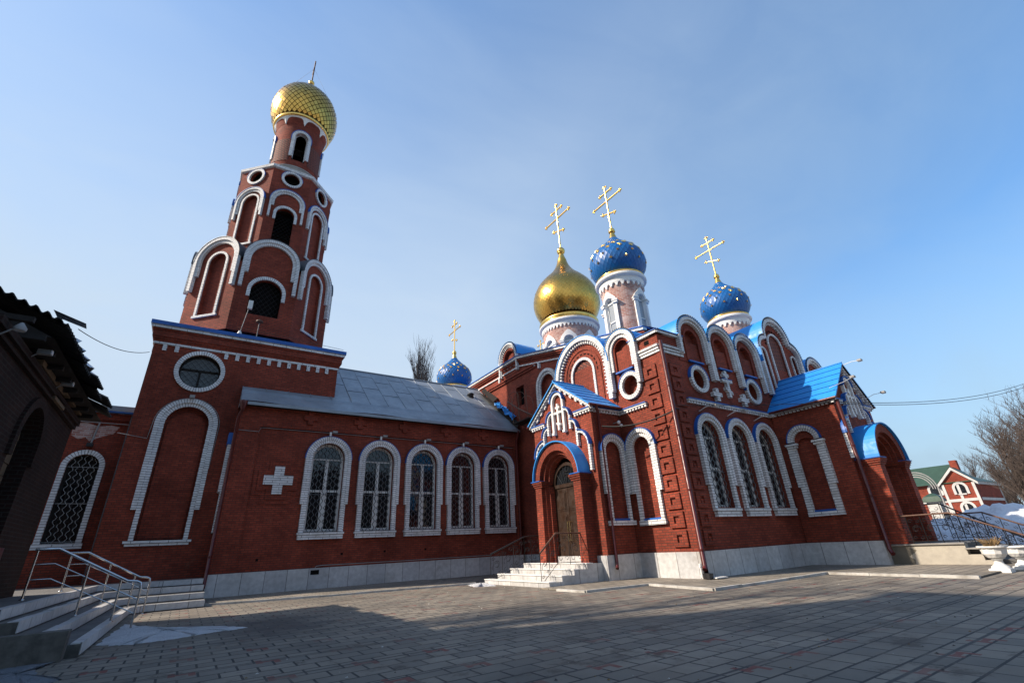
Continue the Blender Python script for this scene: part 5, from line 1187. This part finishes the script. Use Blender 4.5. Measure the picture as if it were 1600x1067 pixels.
for y in frange(10.6, 17.7, .9):
    b = MB(); b.box(-4.4, -3.0, y - .05, y + .05, 5.32, 5.415, "dark_wood"); b.build("rafter", t)
# corrugated sheets: every sheet slides a little differently, so the eave is ragged
def sheet(mb, y0, y1, xe, ze, xr, zr, jz=0, n=None, amp=.035):
    n = n or int((y1 - y0) / .035); rows = []
    for sft in (0, .025):
        rows.append([[(xe + (xr - xe) * t_, y0 + (y1 - y0) * k / n, ze + (zr - ze) * t_ + amp * sin(2 * pi * (y0 + (y1 - y0) * k / n) / .17) + jz - sft) for k in range(n + 1)] for t_ in (0, .5, 1)])
    for r in rows: mb.grid(r, "asbestos", smooth=False)
    a, c = rows[0][0], rows[1][0]
    for k in range(n): mb.face([a[k], a[k + 1], c[k + 1], c[k]], "asbestos")
b = MB(); y = 11.5; k = 0
while y < 18.6:
    sheet(b, y, y + 1.15, -2.72 + random.uniform(-.1, .12), 5.72 - .05 + random.uniform(-.02, .02), -8.5, 8.3, jz=.02 * (k % 2)); y += 1.02; k += 1
for x0_, x1_ in ((-3.7, -2.75), (-4.75, -3.7), (-5.8, -4.75)):
    zz = lambda x: 5.7 + (-2.72 - x) * .45
    n_ = 30; r0 = [(x0_ + (x1_ - x0_) * q / n_, 11.38 + random.uniform(-.02, .02), zz(x0_ + (x1_ - x0_) * q / n_) + .04 * sin(2 * pi * q / n_ * 5)) for q in range(n_ + 1)]; r1 = [(p[0], 12.6, p[2]) for p in r0]; r2 = [(p[0], 11.38, p[2] - .03) for p in r0]
    b.grid([r2, r0, r1], "asbestos", smooth=False)
b.face([(-3.05, 11.45, 5.98), (-2.55, 11.62, 5.86), (-2.62, 12.1, 5.93), (-3.1, 12.0, 6.05)], "dark_zinc")
b.face([(-8.5, 11.4, 8.3), (-8.5, 18.7, 8.3), (-14.3, 18.7, 5.7), (-14.3, 11.4, 5.7)], "asbestos")
b.face([(-2.9, 11.5, 5.42), (-2.9, 18.5, 5.42), (-14, 18.5, 5.42), (-14, 11.5, 5.42)], "dark_wood")
for yy in (11.55, 18.3): b.face([(-2.9, yy, 5.42), (-14, yy, 5.42), (-8.5, yy, 8.2)], "dark_wood")
b.build("roof", t)
b = MB(); n_ = 40; rows = []
for tt in range(7):
    rows.append([(-2.78 - tt * .28 + .05 * sin(k * 1.7), 12.55 + 3.4 * k / n_, 5.72 + tt * .28 * .45 + (.03 + .13 * sin(pi * k / n_) * sin(pi * tt / 6) ** .5 + (.05 + .05 * sin(k * .9) if tt < 6 and 0 < k < n_ else 0))) for k in range(n_ + 1)])
b.grid(rows, "snow"); tag(b.build("snow"), "thin strip of old snow lying on the corrugated eaves", "snow", kind="stuff")
for (yy, zz, lab, hd_) in ((10.5, 5.15, "round white lamp under the house eaves, leftmost of the eaves fittings", 0), (12.1, 5.3, "boxy security camera on a bracket under the house eaves", 1), (14.4, 5.35, "tiny white lamp deep under the house eaves, nearest the bell tower", 1)):
    nm_, ct = (("eaves_lamp", "lamp"), ("security_camera", "camera"), ("eaves_lamp", "lamp"))[(10.5, 12.1, 14.4).index(yy)]
    b = MB(); b.tube([(-3.4, yy, zz - .25), (-3.2, yy, zz - .05), (-3.1, yy, zz)], .015, "cable_grey", 5)
    if hd_: b.box(-3.2, -3.0, yy - .05, yy + .07, zz - .04, zz + .05, "cable_grey"); b.box(-3.01, -2.985, yy - .05, yy + .08, zz - .03, zz + .05, "lamp_glass")
    else: b.lathe((-3.1, yy), [(.08, zz - .05), (.09, zz), (.04, zz + .07), (.02, zz + .1)], "cable_grey", 16); b.lathe((-3.1, yy), [(.01, zz - .05), (.08, zz - .05)], "lamp_glass", 16)
    tag(b.build(nm_), lab, ct)
# ================================================================== SNOW
def blob(pts, h, seed, m="dirty_snow", sub=22):
    mb = MB(); cx = sum(p[0] for p in pts) / len(pts); cy = sum(p[1] for p in pts) / len(pts); n = len(pts); rnd = random.Random(seed); dense = []
    for i in range(n):
        a, c = pts[i], pts[(i + 1) % n]
        for q in range(8): dense.append((a[0] + (c[0] - a[0]) * q / 8 + rnd.uniform(-.05, .05), a[1] + (c[1] - a[1]) * q / 8 + rnd.uniform(-.08, .08)))
    rows = [[(cx + (p[0] - cx) * s, cy + (p[1] - cy) * s, h * (1 - s ** 2) * (1 + rnd.uniform(-.35, .35)) + (.006 if s < 1 else -.01)) for p in dense] for s in (1, .93, .8, .6, .4, .2, .02)]
    mb.grid(rows, m, closed=True); return mb
tag(blob([(-1.05, 12.6), (-.6, 12.1), (.1, 12.15), (.8, 12.45), (1.5, 12.55), (1.1, 13.3), (.3, 14.1), (-.3, 14.9), (-.9, 16.4), (-1.0, 14.5)], .045, 1).build("snow_patch"), "flat patch of old snow on the paving at the foot of the terrace steps", "snow", kind="stuff")
tag(blob([(-2.2, 10.6), (-1.9, 11.2), (-1.3, 11.3), (-1.5, 10.6), (-1.35, 9.7), (-1.0, 9.3), (-1.4, 9.0), (-2.2, 9.0)], .03, 2, "ice").build("snow_patch"), "thin icy snow in the dark bottom left corner of the plaza", "snow", kind="stuff")
tag(blob([(9.2, 16.8), (9.9, 16.3), (10.2, 17.2), (10.4, 18.2), (9.6, 18.0)], .06, 3).build("snow_patch"), "small dirty snow remnant beside the white porch steps", "snow", kind="stuff")
mb = MB(); rows = []; rnd = random.Random(5)
for i in range(46):
    x = 27.5 + i * .5; row = []
    for j in range(70):
        y = -4 + j * .28; e = min(1, (x - 27.3) / 3.0) * min(1, max(0, (y + 4) / 3)) * min(1, max(0, (13.5 - y) / 4)); 
        hgt = (1.3 + .28 * sin(x * .9 + y * .5) + .25 * sin(y * 1.3 - x * .4) + .16 * sin(x * 2.3) * sin(y * 2.1) + .12 * sin(x * 5.1 + 2 * sin(y * 3.7)) * sin(y * 4.3) + rnd.uniform(-.1, .1)) * max(0, e) ** .6
        row.append((x, y, hgt + .3 * min(1, max(0, (x - 30) / 6)) * e - .02))
    rows.append(row)
mb.grid(rows, "snow"); tag(mb.build("snowbank"), "long heap of shovelled snow beyond the right porch railings", "snow", kind="stuff")
mb = MB(); rnd = random.Random(9)
for i in range(420):
    x, y = rnd.uniform(0, 16), rnd.uniform(1.5, 18); 
    if x < 1.2 and y > 10: continue
    r = rnd.uniform(.008, .03); a = rnd.uniform(0, 3); h = r * .6
    q = [(x + r * cos(a + k * 2.1) * rnd.uniform(.6, 1.2), y + r * sin(a + k * 2.1) * rnd.uniform(.6, 1.2), .003) for k in range(3)]; m_ = rnd.choice(["rubble", "dry_grass", "ashlar", "bark"])
    for k in range(3): mb.face([q[k], q[(k + 1) % 3], (x, y, h)], m_)
tag(mb.build("grit"), "scattered grit, bits of bark and small stones on the paving", "grit", kind="stuff")
# ================================================================== FAR HOUSE
t = thing("distant_house", "two storey brick house with white trim and a green hipped roof in the distance", "house", (108, 26, 0))
fw = left(100.0); zb_ = 0
gy0, gy1 = 21.9, 25.9; b = MB(); slab(b, left(100.4), rect(-33, -gy0, 0, 7.2), [], -.3, 0, "red_brick"); slab(b, front(22.2), rect(100.3, 114.4, 0, 7.0), [], -.3, 0, "red_brick")
slab(b, fw, [(-gy1, 0), (-gy0, 0), (-gy0, 7.1), (-23.9, 9.0), (-gy1, 7.1)], [], -.4, 0, "red_brick"); b.build("wall", t)
b = MB()
for u in (-gy1 + .15, -23.95, -gy0 - .15): fbox(b, fw, u - .17, u + .17, 0, 7.0, 0, .1, "hazed_white")
fbox(b, fw, -gy1, -gy0, 4.35, 4.75, 0, .104, "hazed_white"); fbox(b, front(22.2), 100.4, 114.4, 4.4, 4.8, 0, .1, "hazed_white"); fbox(b, front(22.2), 114.2, 114.5, 0, 7, 0, .1, "hazed_white"); fbox(b, front(22.2), 100.3, 114.6, 6.8, 7.2, 0, .35, "hazed_white"); fbox(b, left(100.4), -33, -gy1, 4.35, 4.75, 0, .1, "hazed_white")
for sg in (-1, 1):
    q = [(-23.9, 9.5), (-23.9 + sg * 2.5, 7.0), (-23.9 + sg * 2.5, 6.6), (-23.9, 9.05)]; slab(b, fw, q if sg < 0 else q[::-1], [], -.2, .35, "hazed_white")
b.build("trim", t)
for frm, u, z in ((fw, -23.75, 6.3), (fw, -23.75, 3.4), (left(100.4), -26.9, 3.3), (left(100.4), -27.0, 6.4), (fw, -22.7, 3.4)) :
    if u == -22.7: continue
    b = MB(); archband(b, frm, u, z, .62, .95, z - .9, 0, .16, "hazed_white"); fbox(b, frm, u - .5, u + .5, z - 1.0, z - .8, 0, .15, "hazed_white"); wdw = b.build("window", t); b = MB(); slab(b, frm, arch(u, .62, z - .85, z), [], 0, .03, "glass", back=False); b.build("pane", wdw)
b = MB(); ap = (104.0, 24.6, 10.3); b.face([(99.8, 21.7, 7.15), (115.2, 21.7, 7.15), (112, 28, 10.3), ap], "green_roof"); b.face([(99.8, 21.7, 7.15), ap, (104, 34, 10.3), (99.8, 36, 7.15)], "green_roof"); b.face([ap, (112, 28, 10.3), (112, 34, 10.3), (104, 34, 10.3)], "green_roof"); b.face([(99.6, 23.9, 9.55), (103, 23.9, 9.55), (102, 21.4, 7.05), (99.6, 21.4, 7.05)], "green_roof"); b.face([(99.6, 23.9, 9.55), (99.6, 26.4, 7.05), (102, 26.4, 7.05), (103, 23.9, 9.55)], "green_roof"); rf = b.build("roof", t)
b = MB(); b.box(102.3, 103.3, 23.5, 24.4, 8.8, 10.7, "red_brick"); b.build("chimney", rf)
t = thing("garden_gate_arch", "pale curved metal arch over a gateway before the distant house", "gate arch", (78, 22.4, 0))
for r_ in (2.0, 1.75, 1.5):
    b = MB(); b.tube([(78, 22.6 + r_ * cos(a), 5.4 + r_ * 1.1 * sin(a)) for a in [pi * k / 20 for k in range(21)]], .07, "cable_grey", 5); b.build("hoop", t)
for yy in (20.6, 24.6):
    b = MB(); b.tube([(78, yy, 0), (78, yy, 5.4)], .1, "cable_grey", 6); b.build("post", t)
t = thing("kiosk", "small kiosk with a dark green roof near the gate arch", "kiosk", (80, 22.1, 0))
b = MB(); b.box(79.2, 80.8, 21.4, 22.7, 0, 4.0, "hazed_white"); b.build("wall", t)
b = MB(); b.lathe((80, 22.05), [(1.45, 3.95), (1.4, 4.25), (1.1, 4.6), (.2, 5.0)], "green_roof", 4, smooth=False, a0=pi / 4); b.build("roof", t)
# ================================================================== TREES
def tree_mesh(mb_t, mb_c, p, h, kind, rnd, m, base_r=.16):
    def branch(p, d, L, r, lvl):
        n = 4 if lvl < 2 else 3; pts = [p]; q = Vector(p); dd = Vector(d)
        for i in range(n):
            jit = Vector((rnd.uniform(-1, 1), rnd.uniform(-1, 1), rnd.uniform(-.6, .6))) * (.1 + .07 * lvl)
            if kind == "birch" and lvl >= 2: jit.z -= .3 + .12 * lvl
            if kind == "poplar": jit.z += .18
            dd = (dd + jit).normalized(); q = q + dd * (L / n); pts.append(q.copy())
        (mb_t if lvl == 0 else mb_c).tube(pts, r, m, 6 if lvl == 0 else 3, r2=r * .3, cap=False)
        mx_ = {"birch": 4, "poplar": 3, "bush": 3, "linden": 4}[kind]
        if lvl >= mx_: return
        k = {"birch": (22, 7, 6, 5), "poplar": (44, 8, 5, 4), "bush": (14, 7, 6, 4), "linden": (20, 7, 6, 4)}[kind][lvl]
        for j in range(k):
            f_ = rnd.uniform(.22 if lvl == 0 else .15, 1.0); i = min(n - 1, int(f_ * n)); pp = pts[i].lerp(pts[i + 1], f_ * n - i)
            a = rnd.uniform(0, 2 * pi); out = Vector((cos(a), sin(a), {"birch": .75, "poplar": 1.7, "bush": .9, "linden": .8}[kind])).normalized()
            nd = (out * .8 + dd * .45).normalized()
            Ls = L * {"birch": (.34, .5, .55, .6), "poplar": (.3, .5, .5, .5), "bush": (.5, .5, .5, .5), "linden": (.3, .5, .55, .5)}[kind][lvl] * (1.15 - .6 * f_ if lvl == 0 else 1) * rnd.uniform(.7, 1.2)
            branch(pp, nd, Ls, max(.012, r * .42 * (1.1 - .6 * f_)), lvl + 1)
    branch(Vector(p), Vector((rnd.uniform(-.05, .05), rnd.uniform(-.05, .05), 1)), h, base_r, 0)
def make_tree(nm, label, loc, h, kind, seed, m, base_r, group=None):
    t = thing(nm, label, "tree", loc, group); a, c = MB(), MB(); tree_mesh(a, c, loc, h, kind, random.Random(seed), m, base_r); a.build("trunk", t, loc); c.build("crown", t, loc); return t
make_tree("birch_tree", "tall bare birch with fine drooping twigs at the right edge", (42, 3.6, 0), 10.0, "birch", 11, "birch_twig", .22)
make_tree("birch_tree", "second bare birch behind the tall one, lower and further back", (55, 5.4, 0), 10.5, "birch", 17, "birch_twig", .2)
P_ = make_tree("poplar_tree", "bare upright poplar behind the hall roof, tallest of the pair", (19.9, 46, 0), 20.6, "poplar", 3, "bark", .3)
make_tree("poplar_tree", "bare upright poplar behind the hall roof, right beside the small far dome", (21.9, 47.5, 0), 19.8, "poplar", 8, "bark", .28)
src = [make_tree("bare_bush_tree", "", (125, 24, 0), 8, "bush", 21, "thicket_bark", .2), make_tree("bare_bush_tree", "", (128, 20, 0), 9, "bush", 22, "thicket_bark", .22)]
rnd = random.Random(4); first = [True, True]
for i in range(64):
    x = rnd.uniform(60, 92) if i < 40 else rnd.uniform(118, 145); y = x * (rnd.uniform(.07, .172) if i < 40 else rnd.uniform(.12, .24)); k = i % 2
    if first[k]: o = src[k]; o.location = (x, y, 0); first[k] = False
    else: o = dup(src[k], (x, y, 0))
    o["group"] = "bare trees of the far thicket"; o["label"] = "bare brown tree in the thicket around the distant house and snowbank"; o.rotation_euler = (0, 0, rnd.uniform(0, 6.28)); s_ = rnd.uniform(.75, 1.15) * (1.0 if i < 40 else 1.1); o.scale = (s_, s_, s_)
# bare trees to the left, out of the picture: they soften the light on the plaza
big = make_tree("bare_linden_tree", "", (-10, 9, 0), 19, "linden", 31, "bark", .4); spots = [(-13, 12.5), (-12, 9), (-10, 4.5), (-14.5, 14.5), (-11.5, .5), (-10.5, 10)]
for i, (x, y) in enumerate(spots):
    o = big if i == 0 else dup(big, (x, y, 0)); o.location = (x, y, 0); o["group"] = "bare trees left of the plaza"; o["label"] = "tall bare tree standing left of the plaza, outside the picture"; o.rotation_euler = (0, 0, i * 1.3); s_ = .9 + .05 * (i % 4); o.scale = (s_, s_, s_)
# ================================================================== LAMPS AND CABLES on the church
for i, (x, lab) in enumerate(((16.1, "first arched window from the church corner"), (18.0, "middle arched window of the church front"), (20.0, "arched window nearest the right porch"))):
    t = thing("floodlight", "white floodlight on a bent arm above the " + lab, "floodlight", (x, 10.6, 5.85), "floodlights on the church front")
    b = MB(); b.tube([(x, 10.6, 5.85), (x, 10.25, 5.95), (x - .02, 9.88, 5.9)], .016, "white_paint", 6); b.build("arm", t)
    b = MB(); b.box(x - .13, x + .09, 9.72, 9.9, 5.84, 5.92, "cable_grey"); b.box(x - .11, x + .07, 9.74, 9.88, 5.822, 5.838, "lamp_glass"); b.build("lamp_head", t)
for pts, lab in (([(21.45, 7.85, 6.75), (22.1, 7.5, 7.0), (22.68, 7.3, 7.26)], "left gable edge of the right porch"), ([(24.6, 7.85, 6.6), (24.6, 7.4, 6.75), (24.5, 7.0, 6.72)], "right gable edge of the right porch"), ([(23.15, 7.7, 8.0), (23.18, 7.3, 8.05), (23.2, 7.0, 8.01)], "apex of the right porch gable")):
    t = thing("floodlight", "white floodlight on a long thin arm from the " + lab, "floodlight", pts[0], "floodlights on the right porch")
    b = MB(); b.tube(pts, .012, "white_paint", 5); b.build("arm", t); q = pts[-1]; b = MB(); b.box(q[0] - .1, q[0] + .1, q[1] - .08, q[1] + .08, q[2] - .035, q[2] + .045, "cable_grey"); b.box(q[0] - .08, q[0] + .08, q[1] - .06, q[1] + .06, q[2] - .05, q[2] - .037, "lamp_glass"); b.build("lamp_head", t)
def sag(a, c, s, n=24): a, c = Vector(a), Vector(c); return [a.lerp(c, k / n) - Vector((0, 0, s * 4 * (k / n) * (1 - k / n))) for k in range(n + 1)]
for dz, lab in ((0, "upper of the twin black cables from the right porch to the right edge"), (-.22, "lower of the twin black cables from the right porch to the right edge")):
    b = MB(); b.tube(sag((21.4, 7.75, 6.1 + dz * .3), (45, 5.3, 9.6 + dz), .45), .015, "cable_black", 5); tag(b.build("overhead_cable"), lab, "cable")
b = MB(); b.tube(sag((14.2, 10.45, 5.6), (13.0, 12.95, 5.5), .2, 10) , .03, "cable_black", 5); b.tube([(14.2, 10.45, 5.6), (14.3, 10.4, 5.75), (14.6, 10.42, 5.72)], .03, "cable_black", 5); tag(b.build("wall_cable"), "black cable drooping across the church corner to the side porch", "cable")
b = MB(); b.tube(sag((14.4, 10.45, 5.85), (21.4, 7.8, 6.1), .05, 10), .012, "cable_black", 5); tag(b.build("wall_cable"), "thin dark cable along the church front under the white belt course", "cable")
b = MB(); b.tube(sag((-2.95, 24.1, 9.9), (-3.4, 15.0, 7.0), .25), .012, "cable_black", 4); tag(b.build("overhead_cable"), "thin wire from the bell tower to the dark eaves house", "cable")
t = thing("wall_lamp", "small pair of lamps on the side porch wall by the drooping cable", "lamp", (13.9, 13.1, 5.75))
b = MB(); b.tube([(13.9, 13.2, 5.75), (13.9, 12.9, 5.75)], .02, "cable_grey", 5); b.build("arm", t); b = MB(); b.sphere((13.88, 12.85, 5.72), .08, "lamp_glass", 10); b.sphere((14.0, 12.85, 5.6), .07, "lamp_glass", 10); b.build("lamp_head", t)

def block(label, x0, x1, y0, y1, h, faces):
    t = thing("unseen_block", label, "building", ((x0 + x1) / 2, (y0 + y1) / 2, 0))
    b = MB(); b.box(x0, x1, y0, y1, 0, h, "old_brick"); b.build("wall", t)
    b = MB(); b.box(x0 - .4, x1 + .4, y0 - .4, y1 + .4, h + .003, h + .3, "concrete"); b.build("roof", t)
    frm, a0, a1 = faces
    for fl_ in range(int(h / 3)):
        for k in range(int((a1 - a0) / 3.2)):
            u = a0 + .9 + 3.2 * k; b = MB(); fbox(b, frm, u, u + 1.5, 1.2 + 3 * fl_, 2.8 + 3 * fl_, -.01, .05, "glass"); b.build("window", t)
block("unseen tall brick block placed left of the picture to cast the foreground shadow", -26, -15.5, -3, 17.0, 23.5, (right(-15.5), -3, 17.0))  # unseen caster, shaped so its shadow covers the foreground
block("unseen brick block added behind the camera to cut sky light, mirrored in the hall windows", -12, 34, -34, -24, 12.6, (Fr((0, -24, 0), (1, 0, 0), (0, 1, 0)), -12, 34))  # added out of view to block sky light and darken window reflections
